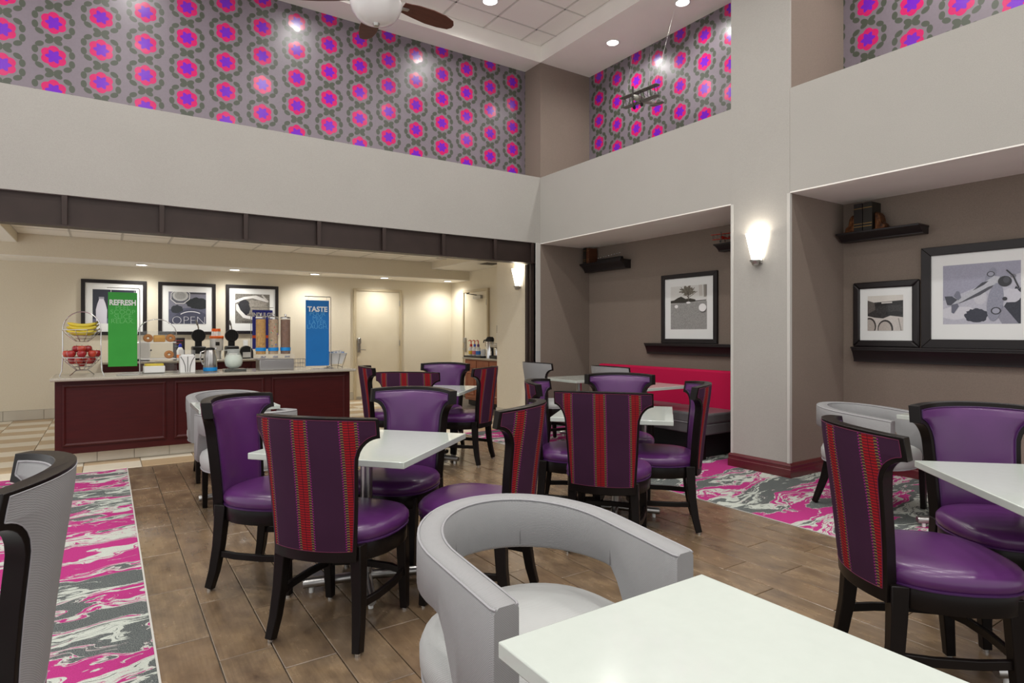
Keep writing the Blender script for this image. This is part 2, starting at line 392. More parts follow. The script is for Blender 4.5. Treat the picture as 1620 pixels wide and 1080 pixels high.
# high ceiling
cl = struct(B(XMIN, XR, YMIN, YL, ZC+.012, ZC+.1).obj('ceiling', M_white, smooth=False))
B(XR, XN+.15, YMIN, YU+.2, Z3, ZC+.1).obj('soffit', M_white, cl, smooth=False)
B(XMIN, XR, YL, YU+.2, Z3, ZC+.1).obj('soffit', M_white, cl, smooth=False)
T = .61
cm = {}
for i in range(-2, 9):
    for j in range(-1, 12):
        x1 = min(4.79+T-T*i+0.0, XR); x0 = max(4.79-T*i, XMIN); y1 = min(6.59+T-T*j, YL); y0 = 6.59-T*j
        if x1-x0 < .03 or y1-y0 < .03 or x0 > XR: continue
        k = (round(x1-x0,3), round(y1-y0,3))
        if k not in cm:
            a, b = k[0]/2-.012, k[1]/2-.012
            cm[k] = MB().rings([[(-a,-b,.02),(a,-b,.02),(a,b,.02),(-a,b,.02)],[(-a,-b,.003),(a,-b,.003),(a,b,.003),(-a,b,.003)],
                                [(-a+.006,-b+.006,-.003),(a-.006,-b+.006,-.003),(a-.006,b-.006,-.003),(-a+.006,b-.006,-.003)]]).mesh('ceiling_tile', [M_ctile], False)
        link_copy(cm[k], 'ceiling_tile', cl, ((x0+x1)/2, (y0+y1)/2, ZC+.002))
for i in range(0, 9): B(4.79-T*i-.012, 4.79-T*i+.012, YMIN, YL, ZC, ZC+.02).obj('grid_bar', M_cgrid, cl, smooth=False)
for j in range(0, 12): B(XMIN, XR, 6.59-T*j-.012, 6.59-T*j+.012, ZC, ZC+.02).obj('grid_bar', M_cgrid, cl, smooth=False)
# buffet room shell
ZB, ZS, YS = 2.69, 2.375, 10.82
wb = struct(B(XMIN, XBR+.1, YB, YB+.1, 0, 2.8).obj('wall_back', M_beige, smooth=False))
wbr = struct(B(XBR, XBR+.1, 8.0, YB, 0, 2.8).obj('wall_buffet', M_beige, smooth=False))
cb = struct(B(XMIN, XBR+.1, YU+.15, YB+.1, ZB+.012, ZB+.1).obj('ceiling_buffet', M_white, smooth=False))
so = struct(B(XMIN, XBR, YS, YB, ZS+.01, ZB+.02).obj('trim_5', M_beige, smooth=False)); B(XMIN, XBR, YS+.004, YB, ZS, ZS+.01).obj('soffit_board', M_white, so, smooth=False)
s2 = struct(B(5.32, XBR, YU+.15, YS, 2.57, ZB+.02).obj('trim_6', M_beige, smooth=False)); B(5.324, XBR, YU+.15, YS, 2.562, 2.57).obj('soffit_board', M_white, s2, smooth=False)
s3 = struct(B(XMIN, -1.03, YU+.15, YS, 2.57, ZB+.02).obj('trim_7', M_beige, smooth=False)); B(XMIN, -1.034, YU+.15, YS, 2.562, 2.57).obj('soffit_board', M_white, s3, smooth=False)
a = T/2-.012
bt = MB().rings([[(-a,-a,.02),(a,-a,.02),(a,a,.02),(-a,a,.02)],[(-a,-a,0),(a,-a,0),(a,a,0),(-a,a,0)]]).mesh('ceiling_tile', [M_ctile], False)
for i in range(10):
    for j in range(4): link_copy(bt, 'ceiling_tile', cb, (-.73+T*i, YS-.31-T*j, ZB))
for i in range(11): B(-1.03+T*i-.012, -1.03+T*i+.012, YS-T*4, YS, ZB-.002, ZB+.015).obj('grid_bar', M_cgrid, cb, smooth=False)
for j in range(1, 5): B(-1.03, 5.32, YS-T*j-.012, YS-T*j+.012, ZB-.002, ZB+.015).obj('grid_bar', M_cgrid, cb, smooth=False)
bb = struct(B(XMIN, 4.0, YB-.008, YB, 0, .15).obj('baseboard_back', M_grout2, smooth=False))
bt = B(-.236,.236,-.008,0,.006,.145).mesh('base_tile', [tile_mat('base_tile', rgb(206,200,186), rgb(196,189,174))], False)
for i in range(15): link_copy(bt, 'base_tile', bb, (-2.95+.48*i, YB-.006, 0))
bj = struct(B(5.045, 5.055, 7.2, 8.0, 0, .15).obj('baseboard_passage', M_grout2, smooth=False))
bt2 = B(-.01,0,-.2,.2,.006,.145).mesh('base_tile', [tile_mat('base_tile_b', rgb(206,200,186), rgb(196,189,174))], False)
for y in (7.4, 7.8): link_copy(bt2, 'base_tile', bj, (5.047, y, 0))

# ------------------------------------------------------------------ doors
M_door = Mat('beige_door', rgb(222,212,188), .45).mottle(rgb(217,206,181), 4); M_dframe = Mat('tan_frame', rgb(196,182,152), .45).mottle(rgb(190,176,146), 4)
def door(name, M4, closer):
    d = struct(MB().box(.05,.95,-.012,.02,.01,2.13).xf(M4).obj(name, M_door, bevel=.002))
    MB().box(0,.05,-.03,.03,0,2.18).box(.95,1.0,-.03,.03,0,2.18).box(.05,.95,-.03,.03,2.13,2.18).xf(M4).obj('door_frame', M_dframe, d, bevel=.003)
    h = MB().box(.075,.135,-.035,-.012,.92,1.18).xf(M4).obj('lock_plate', M_steel, d, bevel=.006)
    MB().box(.07,.14,-.06,-.012,1.10,1.21).xf(M4).obj('card_reader', M_nickel, h, bevel=.01)
    MB().tube([(.105,-.035,.98),(.105,-.08,.98),(.22,-.085,.975)], .01).xf(M4).obj('handle', M_steel, h)
    for z in (.25, 1.05, 1.85): MB().box(.945,.962,-.036,-.01,z,z+.11).xf(M4).obj('hinge', M_nickel, d, bevel=.002)
    MB().box(.05,.95,-.02,-.01,.012,.06).xf(M4).obj('door_sweep', M_nickel, d, smooth=False)
    if closer:
        c = MB().box(.5,.8,-.075,-.02,1.98,2.05).xf(M4).obj('door_closer', M_nickel, d, bevel=.006)
        MB().tube([(.62,-.05,2.055),(.45,-.18,2.09),(.3,-.04,2.12)], .008).xf(M4).obj('closer_arm', M_dmetal, c)
    return d
door('door_1', Matrix.Translation((4.005, YB-.02, 0)), False)
door('door_2', Matrix.Translation((XBR-.02, 11.02, 0)) @ Matrix.Rotation(-PI/2, 4, 'Z'), True)

# ------------------------------------------------------------------ downlights, vent, sconces
def in_frame(p):                                     # does the photograph show this point of the ceiling?
    f, r = p[0]*math.cos(math.radians(56.3))+p[1]*math.sin(math.radians(56.3)), p[0]*math.sin(math.radians(56.3))-p[1]*math.cos(math.radians(56.3))
    return f > 0 and abs(961.5*r/f) < 810 and -20 < 527-961.5*(p[2]-CAM_H)/f < 1080
off_n = [0]
def downlight(loc, r, watts, label, group, size=165, blend=1.0, warm=(1,.98,.94)):
    seen = in_frame(loc); sfx = '' if seen else '_offscreen'
    t = thing('downlight'+sfx, label, 'ceiling light', loc, 0, group)
    MB().lathe([(r*1.0,0),(r*1.22,-.002),(r*1.22,-.008),(r*1.02,-.010),(r*.98,-.004)], 24, caps=False).obj('trim_ring', M_plwhite, t)
    MB().lathe([(1e-4,-.004),(r,-.004),(r,-.002),(1e-4,-.002)], 24, caps=False).obj('lens'+sfx, M_lamp, t)
    if not seen: off_n[0] += 1
    nm = 'downlight_lamp' if seen else 'ceiling_downlight_lamp_%d_offscreen' % off_n[0]
    ld = bpy.data.lights.new(nm, 'SPOT'); ld.energy = watts; ld.spot_size = math.radians(size); ld.spot_blend = blend; ld.color = warm; ld.shadow_soft_size = .07
    lo = bpy.data.objects.new(nm, ld); COL.objects.link(lo); lo.parent = t; lo.location = (0,0,-.03)
    return t
for x in (3.9, 2.07, .24, -1.59):
    for y in (6.33, 4.50, 2.67, .84, -.99):
        downlight((x, y, ZC-.002), .085, P_HIGH, 'round recessed downlight in the high tiled ceiling', 'downlights in the high tiled ceiling')
for y in (5.94, 4.77): downlight((5.56, y, Z3), .075, P_NICHE, 'round recessed downlight in the soffit above the hanging biplane', 'downlights above the biplane')
for y in (2.35, 1.2, .05): downlight((5.56, y, Z3), .075, P_NICHE, 'round recessed downlight in the soffit over the wallpaper beyond the column', 'downlights beyond the column')
for x in (.455, 1.80, 3.14, 4.47, 5.84): downlight((x, 11.15, ZS), .075, P_SOFFIT, 'round recessed downlight in the soffit along the buffet back wall', 'downlights along the buffet wall', 160, 1.0)
v = thing('air_vent', 'grey louvred air vent in the soffit above the coffee cabinet', 'vent', (5.75, 9.35, 2.562))
MB().box(-.16,.16,-.16,.16,-.008,0).obj('vent_frame', M_cgrid, v, bevel=.003)
for i in range(6): MB().box(-.13,.13,-.125+.045*i,-.1+.045*i,-.016,-.006).obj('slat', M_dmetal, v, smooth=False)
def sconce(loc, label, watts):
    t = thing('wall_sconce', label, 'wall lamp', loc)
    MB().lathe([(.048,0),(.105,.255),(.098,.255),(.042,.006)], 20, (-.005,0,0), a0=PI/2, a1=3*PI/2).obj('glass_shade', M_sconce, t)
    MB().lathe([(.012,-.055),(.03,-.045),(.036,-.02),(.05,-.008),(.05,.004)], 16, (-.035,0,0)).obj('bottom_cap', M_nickel, t)
    MB().box(-.012,.012,-.045,.045,-.03,.1).obj('wall_plate', M_nickel, t, bevel=.003)
    ld = bpy.data.lights.new('sconce_lamp', 'POINT'); ld.energy = watts; ld.color = (1,.9,.76); ld.shadow_soft_size = .03
    lo = bpy.data.objects.new('sconce_lamp', ld); COL.objects.link(lo); lo.parent = t; lo.location = (-.06,0,.24)
sconce((XR-.015, 3.482, 1.985), 'lit white cone sconce on the grey wall column between the niches', 1.8)
sconce((5.043, 7.38, 1.99), 'lit white cone sconce on the beige wall beside the dark steel post', 1.8)
# ------------------------------------------------------------------ wingback dining chairs
RB = .40
def back_pt(s, z, off):                              # point on the curved back; off > 0 is outward (behind)
    k = max(0.0, (z-.40)/.56); yc = -.225-.065*k**1.4; ph = s/RB
    return (RB*math.sin(ph)+off*math.sin(ph), yc+RB*(1-math.cos(ph))-off*math.cos(ph), z)
HZ0, HZ1, HW, HR, HT, ZTOP, ZBOT = .765, .11, .305, .09, .075, .955, .37
def half_w(z, i=0.0):                                 # half width of the back at height z, inset by i: flared head over a waisted body
    if z < HZ0: return (HW-HR)-.010*min(1, (HZ0-z)/.16)-.014*max(0, min(1, (HZ0-.16-z)/.2))-i
    k = (z-HZ0)/(HZ1+i)
    return HW-i if k >= 1 else min(HW-i, HW-(HR+i)*math.sqrt(1-k*k))
def back_grid(inset, off, puff, z0=None, z1=None, nc=17):
    lo = ZBOT+inset if z0 is None else z0; hi = ZTOP-inset if z1 is None else z1
    zz = sorted(set([lo, .46, .55, .64, .71]+[HZ0+(HZ1+inset)*math.sin(math.radians(q)) for q in (0,15,30,42,54,64,73,81,86,90)]+[.92, hi]))
    zz = [z for z in zz if lo <= z <= hi]; rows = []
    for z in zz:
        w = half_w(z, inset); row = []
        for k in range(nc):
            a = -1+2*k/(nc-1); b = -1+2*(z-lo)/(hi-lo); s = a*w
            row.append((s, z+.012*(1-(s/.305)**2)*max(0,(z-.6)/.36), off+puff*(1-a**6)*(1-b**6)))
        rows.append(row)
    return rows
def chair_proto(name, label, m_in, m_out, m_seat, m_pipe, m_pipe2):
    t = thing(name, label, 'chair')
    # wooden back shell
    mb = MB(); F_ = back_grid(0, -.024, 0); K_ = back_grid(0, .024, 0); rs = []
    nr, nc = len(F_), len(F_[0])
    for fr, br in zip(F_, K_): rs.append([back_pt(*p) for p in fr]+[back_pt(*p) for p in reversed(br)])
    mb.rings(rs); mb.obj('back_frame', M_black, t, bevel=.005, ang=35)
    def panel(nm, mat, inset, off, puff, z0, z1, back, pipe, pr):
        g = back_grid(inset, off, puff, z0, z1); m = MB(); n = len(g[0]); e = back_grid(inset, off+(.012 if puff < 0 else -.012), 0, z0, z1)
        vs = [back_pt(*p) for r in g for p in r]; uvs = [(p[0], p[1]) for r in g for p in r]
        fs = [(a*n+k, a*n+k+1, (a+1)*n+k+1, (a+1)*n+k) for a in range(len(g)-1) for k in range(n-1)]
        edge = [(0,k) for k in range(n)]+[(a,n-1) for a in range(1,len(g))]+[(len(g)-1,k) for k in range(n-2,-1,-1)]+[(a,0) for a in range(len(g)-2,0,-1)]
        o = len(vs); vs += [back_pt(*e[a][k]) for a, k in edge]; uvs += [(e[a][k][0], e[a][k][1]) for a, k in edge]
        for q in range(len(edge)):
            a, k = edge[q]; a2, k2 = edge[(q+1) % len(edge)]; fs.append((a*n+k, a2*n+k2, o+(q+1) % len(edge), o+q))
        m.add(vs, fs, 0, uvs); ob = m.obj(nm, mat, t, ang=70)
        path = [back_pt(g[a][k][0], g[a][k][1], off) for a, k in edge]
        MB().tube(path, pr, 5, loop=True).obj('piping', pipe, ob)
        return ob
    panel('back_cushion', m_in, .022, -.025, -.022, .42, None, False, m_pipe, .0035)
    panel('back_panel', m_out, .015, .025, .006, .415, .945, True, m_pipe2, .0016)
    # seat
    def ring(s, z, n=40):
        out = []
        for j in range(n):
            q = 2*PI*j/n; c, d = math.cos(q), math.sin(q); e = 2/2.9
            x = .252*math.copysign(abs(c)**e, c)*s; y = .245*math.copysign(abs(d)**e, d)*s
            if y < 0: x *= 1-.20*(-y/.245)**1.5
            out.append((x, y+.04, z))
        return out
    sc = MB().rings([ring(.95,.425),ring(1.0,.433),ring(1.035,.452),ring(1.03,.472),ring(.97,.490),ring(.85,.501),ring(.6,.508),ring(.3,.511),ring(.02,.512)]).obj('seat_cushion', m_seat, t, ang=60)
    MB().tube(ring(1.01,.431), .005, 6, loop=True).obj('piping', m_pipe, sc)
    MB().rings([ring(.90,.355),ring(.99,.355),ring(1.0,.36),ring(1.0,.424),ring(.99,.429),ring(.90,.429)], caps=False, loop=True).obj('seat_rail', M_black, t, ang=30)
    # legs
    for s in (-1, 1):
        l = MB().tube([(s*.178,-.160,.43),(s*.184,-.164,.33),(s*.190,-.172,.22),(s*.198,-.190,.10),(s*.207,-.212,.010)], [1.25,1.15,1.05,.95,.85], sq=(.042,.048)).obj('leg', M_black, t, bevel=.004)
        MB().lathe([(.013,0),(.013,.012)], 12, (s*.207,-.212,0)).obj('glide', M_chrome, l)
        l = MB().tube([(s*.200,.195,.41),(s*.200,.21,.2),(s*.200,.222,.010)], [1.05,.95,.75], sq=(.046,.046)).obj('leg', M_black, t, bevel=.004)
        MB().lathe([(.013,0),(.013,.012)], 12, (s*.200,.222,0)).obj('glide', M_chrome, l)
    path = [(-.191,-.174,.185),(-.213,-.06,.185),(-.216,.08,.185),(-.200,.205,.185),(-.12,.24,.185),(0,.25,.185),(.12,.24,.185),(.200,.205,.185),(.216,.08,.185),(.213,-.06,.185),(.191,-.174,.185)]
    MB().tube(path, 1, sq=(.02,.032)).obj('stretcher', M_black, t, bevel=.003)
    return t
def place(proto, used, mx, my, deg, label, group=None, dback=.185):
    d = (math.cos(math.radians(deg)), math.sin(math.radians(deg))); loc = (mx+d[0]*dback, my+d[1]*dback, 0); rz = math.radians(deg-90)
    if not used:
        used.append(1); proto.location = loc; proto.rotation_euler = (0,0,rz); proto['label'] = label
        if group: proto['group'] = group
        return proto
    return dup(proto, loc, rz, label, group)
pc = chair_proto('dining_chair', 'x', M_purple, M_stripe, M_purple, M_ppipe, M_spipe); up = []
G = 'purple wingback dining chairs'
CH = [(.73,2.56,40,'purple wingback chair turning its full striped back to the lone grey wingback on the carpet'),
      (.60,3.54,-45,'purple wingback chair with its back to the grey barrel chairs by the counter'),
      (1.557,3.436,219,'purple wingback chair back to back with one from the table by the beige door'),
      (1.66,2.44,128,'purple wingback chair right behind the grey barrel chair on the plank floor'),
      (2.268,6.023,-16,'purple wingback chair in front of the beige metal door near the counter end'),
      (2.22,4.99,50,'purple wingback chair at the beige door table, back to back with another purple chair'),
      (3.211,6.192,226,'purple wingback chair showing its vinyl inside back in front of the cherry coffee cabinet'),
      (3.167,5.265,128,'purple wingback chair with striped back turned to the beige passage wall'),
      (2.42,2.67,39,'purple wingback chair with a full striped back at the square table before the red bench'),
      (2.60,3.50,-44,'purple wingback chair in front of the grey wingback beside the steel post'),
      (3.56,3.72,228,'purple wingback chair showing its vinyl inside back in front of the red bench'),
      (3.32,2.77,135,'purple wingback chair with its striped back toward the wall column'),
      (2.375,1.165,-40,'purple wingback chair with striped back beside the grey barrel chair in the niche'),
      (3.41,1.17,229,'purple wingback chair showing its vinyl inside back below the aeroplane picture')]
for x, y, a, l in CH: place(pc, up, x, y, a, l, G)
gc = chair_proto('dining_chair', 'x', M_gvinyl, M_gvinyl, M_gseat, M_pipe, M_pipe); ug = []
place(gc, ug, -.195, 1.98, 180, 'grey woven wingback chair with black frame standing alone on the marbled carpet', 'grey wingback chairs')
place(gc, ug, 4.22, 5.78, 0, 'grey wingback chair beside the dark steel post, facing the end of the red bench', 'grey wingback chairs')
place(gc, ug, 4.36, 4.69, 0, 'grey wingback chair back to back with a purple chair before the red bench', 'grey wingback chairs')

# ------------------------------------------------------------------ grey barrel chairs
def barrel_proto():
    t = thing('barrel_chair', 'x', 'chair', group='grey barrel chairs')
    R, th = .292, .038
    def station(u):                                  # u 0..1 along the U from the left arm to the right arm
        La = .30; Lb = PI*R; tot = 2*La+Lb; s = u*tot
        if s < La: return (-R, .29-s), (-1,0), .29-s
        if s > La+Lb: return (R, -.01+(s-La-Lb)), (1,0), -.01+(s-La-Lb)
        q = PI+(s-La)/R; return (R*math.cos(q), -.01+R*math.sin(q)*1.1), (math.cos(q), math.sin(q)), -1
    def zbot(y):
        if y < .02: return .585
        k = min(1, (y-.02)/.15); return .585-(.585-.36)*(k*k*(3-2*k))
    us = [0,.008,.03,.06,.085,.11,.13,.15,.17]+[.19+.62*i/26 for i in range(27)]+[.83,.85,.87,.89,.915,.94,.97,.992,1]
    rs = []; inner = []; outer = []; ilow = []
    for i, u in enumerate(us):
        (x, y), (nx, ny), yy = station(u); zb = zbot(yy); zt = .752-.084*(y+.33); tt = th*(.86 if u in (0,1) else 1)
        c = .012
        sec = [(tt-c,zt),(tt,zt-c),(tt*1.02,(zt+zb)/2),(tt,zb+c),(tt-c,zb),(-tt+c,zb),(-tt,zb+c),(-tt*1.02,(zt+zb)/2),(-tt,zt-c),(-tt+c,zt)]
        rs.append([(x+nx*a, y+ny*a, b) for a, b in sec])
        inner.append((x-nx*(tt-.004), y-ny*(tt-.004), zt-.004)); outer.append((x+nx*(tt-.004), y+ny*(tt-.004), zt-.004)); ilow.append((x-nx*tt*1.02, y-ny*tt*1.02, zb+.012))
    b = MB().rings(rs).obj('back_band', M_gvinyl, t, ang=50)
    MB().tube(inner, .0032, 5).obj('piping', M_pipe, b); MB().tube(outer, .0032, 5).obj('piping', M_pipe, b)
    for i in (8, 18, 26, 35):
        MB().tube([inner[i], tuple((Vector(inner[i])+Vector(ilow[i]))/2), ilow[i]], .0018, 4).obj('seam', M_dark_vinyl, b)
    def ring(s, z, n=36):
        out = []
        for j in range(n):
            q = 2*PI*j/n; c, d = math.cos(q), math.sin(q); e = 2/2.4
            out.append((.315*math.copysign(abs(c)**e, c)*s, .305*math.copysign(abs(d)**e, d)*s+.0, z))
        return out
    sc = MB().rings([ring(.93,.335),ring(.99,.345),ring(1.02,.38),ring(1.02,.42),ring(.98,.45),ring(.88,.468),ring(.6,.478),ring(.3,.482),ring(.02,.483)]).obj('seat_cushion', M_gseat, t, ang=60)
    MB().tube(ring(.995,.343), .005, 6, loop=True).obj('piping', M_pipe, sc)
    for s in (-1, 1):
        MB().tube([(s*.262,.245,.37),(s*.262,.25,.003)], [1,.72], sq=(.046,.046)).obj('leg', M_black, t, bevel=.004)
        MB().tube([(s*.20,-.20,.36),(s*.208,-.235,.2),(s*.225,-.30,.006)], [1.1,1,.8], sq=(.042,.046)).obj('leg', M_black, t, bevel=.004)
    return t
bp = barrel_proto(); ub = []
BC = [(1.025,1.41,-90,'grey woven barrel chair on the plank floor with its back to the purple chairs'),
      (.92,6.13,-90,'grey barrel chair nearest the mahogany serving counter, facing the small white table'),
      (.87,4.785,90,'grey barrel chair close behind a purple wingback, arms under the small white table'),
      (4.76,2.30,-90,'grey barrel chair in the niche beside the wall column, below the barrel picture')]
for x, y, a, l in BC: place(bp, ub, x, y, a, l, 'grey barrel chairs', 0)

# ------------------------------------------------------------------ tables
def table(cx, cy, deg, w, d, label, group, fa=45, r=.31):
    t = thing('dining_table', label, 'table', (cx, cy, 0), math.radians(deg), group); zt = .738 if w > .6 else .75; pl = .2 if w > .6 else .15
    B(-w/2, w/2, -d/2, d/2, zt-.03, zt).obj('table_top', M_top, t, bevel=.003)
    MB().box(-pl,pl,-.03,.03,zt-.048,zt-.03).box(-.03,.03,-pl,-.03,zt-.048,zt-.03).box(-.03,.03,.03,pl,zt-.048,zt-.03).obj('top_plate', M_dmetal, t, bevel=.002)
    MB().lathe([(.031,.06),(.031,zt-.045)], 20).obj('column', M_steel, t)
    for k in range(4):
        q = math.radians(fa+90*k); c, s = math.cos(q), math.sin(q)
        f = MB().tube([(c*.02,s*.02,.056),(c*(r-.008),s*(r-.008),.047),(c*r,s*r,.047)], [.025,.024,.0215], 14).obj('foot', M_steel, t)
        MB().lathe([(.012,0),(.012,.026)], 10, (c*(r-.04),s*(r-.04),0)).obj('glide', M_plwhite, f)
    return t
table(1.115,3.025,41,.80,.80,'square white table with four purple chairs close to the two facing grey barrel chairs','square white tables',fa=33)
table(2.75,5.60,46,.80,.80,'square white table among purple chairs in front of the beige door','square white tables',fa=76)
table(3.04,3.22,42,.80,.80,'square white table between four purple chairs, in front of the red bench','square white tables',fa=0)
table(4.95,5.90,0,.68,.70,'white table beside the taupe niche wall at the far end of the red bench','white tables along the red bench',fa=45,r=.24)
table(4.90,4.73,0,.66,.70,'white table before the middle of the red bench, behind a purple chair','white tables along the red bench',fa=20,r=.24)
table(2.985,.685,46,.80,.80,'square white table with two purple chairs, beside the plank floor and niche carpet','square white tables',fa=5)
table(.857,.641,0,.552,.552,'small white table on the plank floor with a single grey barrel chair','small white tables with barrel chairs',fa=45,r=.27)
table(4.73,1.70,0,.56,.56,'small white table in front of the grey barrel chair by the niche wall','small white tables with barrel chairs',fa=45,r=.27)
table(.83,5.15,0,.56,.56,'small white table between two grey barrel chairs near the serving counter','small white tables with barrel chairs',fa=0,r=.25)

# ------------------------------------------------------------------ red bench
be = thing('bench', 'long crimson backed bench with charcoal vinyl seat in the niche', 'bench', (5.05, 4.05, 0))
BL = 2.27
MB().rings([[(.56,0,.40),(.60,0,.88),(.66,0,.885),(.80,0,.86),(.80,0,.26),(.56,0,.26)],[(.56,BL,.40),(.60,BL,.88),(.66,BL,.885),(.80,BL,.86),(.80,BL,.26),(.56,BL,.26)]]).obj('backrest', M_red, be, bevel=.02, seg=3)
for k in range(3):
    a, b = BL/3*k, BL/3*(k+1)
    B(0,.57,a+.001,b-.001,.365,.475).obj('seat_cushion', M_dark_vinyl, be, bevel=.022, seg=3)
B(.01,.56,.005,BL-.005,.255,.368).obj('seat_base', M_dark_vinyl, be, bevel=.015, seg=3)
MB().tube([(.004,.0,.368),(.004,BL,.368)], .004, 5).obj('piping', M_pipe, be)
for y in (.08, BL/2, BL-.08):
    for x in (.06, .70): B(x-.03,x+.03,y-.03,y+.03,0,.262).obj('leg', M_black, be, bevel=.003)
B(.16,.62,.12,BL-.12,0,.257).obj('underseat_shade', M_rubber, be, smooth=False)  # black block added for the dark shade under the seat
# ------------------------------------------------------------------ ceiling fan
M_walnut = Mat('walnut_blade', rgb(96,52,38), .45).mottle(rgb(78,40,28), 4, 4, (2,12,12))
fan = thing('ceiling_fan', 'ceiling fan with walnut blades and white bowl light', 'ceiling fan', (1.55, 4.015, ZC-.003), math.radians(4.3))
zf = 3.59-ZC
MB().lathe([(.02,0),(.07,-.01),(.06,-.06),(.02,-.085)], 20).obj('canopy', M_plwhite, fan)
MB().lathe([(.013,-.08),(.013,zf+.14)], 12).obj('downrod', M_plwhite, fan)
MB().lathe([(.02,zf+.16),(.05,zf+.15),(.12,zf+.1),(.14,zf+.04),(.12,zf-.01),(.08,zf-.02)], 28).obj('motor', M_plwhite, fan)
bw = MB().lathe([(.165,zf+.0),(.178,zf-.012),(.176,zf-.03),(.16,zf-.07),(.125,zf-.115),(.07,zf-.142),(.01,zf-.15)], 32).obj('light_bowl', M_bowl, fan)
MB().lathe([(.004,zf-.168),(.018,zf-.166),(.022,zf-.155),(.026,zf-.145),(.01,zf-.14)], 16).obj('finial', M_nickel, bw)
for k in range(5):
    q = 2*PI*k/5; Rz = Matrix.Rotation(q, 4, 'Z')
    pl = [(.20,-.05),(.30,-.07),(.42,-.078),(.52,-.07),(.60,-.045),(.625,-.01),(.625,.02),(.60,.05),(.52,.066),(.42,.072),(.30,.06),(.20,.045)]
    bl = MB().prism(pl, -.004, .004, lambda u, v, d: (u, v, zf+.03+d-v*.2)).xf(Rz).obj('blade', M_walnut, fan, bevel=.002)
    MB().tube([(.11,0,zf+.02),(.17,0,zf+.018),(.25,0,zf+.026)], 1, sq=(.03,.012)).xf(Rz).obj('blade_arm', M_nickel, bl, bevel=.003)

# ------------------------------------------------------------------ hanging biplane and red toy plane
def biplane(name, label, loc, rz, s, m1, m2, m3, wires=None):
    t = thing(name, label, 'model plane', loc, rz)
    def ob(mb, n, m, p=None, **k): return mb.xf(Matrix.Scale(s, 4)).obj(n, m, p or t, **k)
    ob(MB().tube([(-.40,0,0),(-.37,0,0),(-.28,0,.0),(-.1,0,.005),(.15,0,.015),(.42,0,.03)], [.03,.055,.062,.06,.042,.012], 14), 'fuselage', m2)
    wp = lambda: [(-.5,-.06),(-.47,-.075),(.47,-.075),(.5,-.06),(.5,.05),(.46,.075),(-.46,.075),(-.5,.05)]
    ob(MB().prism(wp(), -.008, .008, lambda u, v, d: (v-.22, u, .15+d)), 'upper_wing', m1, bevel=.003)
    ob(MB().prism(wp(), -.008, .008, lambda u, v, d: (v-.17, u*.92, -.045+d)), 'lower_wing', m1, bevel=.003)
    for y in (-.42,-.24,-.07,.07,.24,.42):
        for x in (-.05,.05): ob(MB().tube([(x-.17,y,-.04),(x-.22,y,.145)], .006, 5), 'strut', m3)
    for y0, y1 in ((-.42,-.24),(-.24,-.07),(.07,.24),(.24,.42)): ob(MB().tube([(-.19,y0,-.04),(-.22,y1,.145)], .003, 4), 'brace_wire', m3)
    for y in (-.1,.1):
        ob(MB().tube([(-.24,y*.3,-.04),(-.26,y,-.14)], .008, 5), 'gear_leg', m3)
        ob(MB().lathe([(.015,-.01),(.042,-.01),(.045,0),(.042,.01),(.015,.01)], 14, (-.26,y,-.15), axis='y'), 'wheel', m3)
    ob(MB().tube([(-.26,-.1,-.15),(-.26,.1,-.15)], .005, 5), 'axle', m3)
    ob(MB().prism([(.30,-.17),(.42,-.15),(.44,0),(.42,.15),(.30,.17),(.26,0)], .028, .036, lambda u, v, d: (u, v, d)), 'tailplane', m1)
    ob(MB().prism([(.30,.03),(.44,.03),(.46,.13),(.40,.15),(.34,.10)], -.004, .004, lambda u, v, d: (u, d, v)), 'fin', m1)
    ob(MB().prism([(-.22,-.01),(-.2,-.024),(0,-.014),(.2,-.024),(.22,-.01),(.22,.01),(.2,.02),(0,.012),(-.2,.02),(-.22,.01)], -.425, -.412, lambda u, v, d: (d, v, u)), 'propeller', m3)
    ob(MB().sphere((-.42,0,0), .018, 10, 6), 'spinner', m3)
    ob(MB().lathe([(.02,0),(.032,0),(.03,.012)], 12, (.0,0,.06)), 'cockpit', m3)
    return t
M_pew = Mat('pewter', rgb(176,176,166), .45, .2).mottle(rgb(110,110,100), 20); M_wing = Mat('aged_grey_wing', rgb(108,110,100), .5).mottle(rgb(86,90,80), 20)
M_wire = Mat('fishing_line', rgb(215,215,210), .3)
bpn = biplane('model_biplane', 'grey metal model biplane hanging on wires before the flowered wallpaper', (5.62, 5.40, 4.20), math.radians(4), .60, M_wing, M_pew, M_dmetal)
for p, q in (((-.12,-.24,.095),(.0,-.42,.94)), ((-.12,.22,.095),(.12,.28,.94)), ((.05,0,.05),(.25,.12,.94))): MB().tube([p, q], .0012, 4).obj('hanging_wire', M_wire, bpn)
M_tred = Mat('red_paint', rgb(214,52,34), .4).mottle(rgb(190,40,26), 15)

# ------------------------------------------------------------------ shelves and what stands on them
def crown(name, label, cat, x0, y0, y1, zt, h, group=None):  # moulded shelf fixed to the niche back wall
    t = thing(name, label, cat, (XN, (y0+y1)/2, zt-h), 0, group); d = XN-x0; hl = (y1-y0)/2
    def rg(yq, ins): return [(0,yq,h),(-d+ins,yq,h),(-d+ins,yq,h*.78),(-d*.85+ins,yq,h*.68),(-d*.62+ins*.7,yq,h*.30),(-d*.55+ins*.6,yq,h*.12),(-d*.55+ins*.6,yq,0),(0,yq,0)]
    MB().rings([rg(-hl, 0), rg(hl, 0)]).obj('moulding', M_shelf, t, bevel=.002)
    MB().box(-d-.006, 0, -hl-.006, hl+.006, h-.016, h+.002).obj('shelf_board', M_shelf, t, bevel=.003)
    return t
crown('picture_ledge', 'long black moulded picture ledge under the golf lawn picture', 'shelf', 5.93, 3.80, 5.73, 1.17, .14)
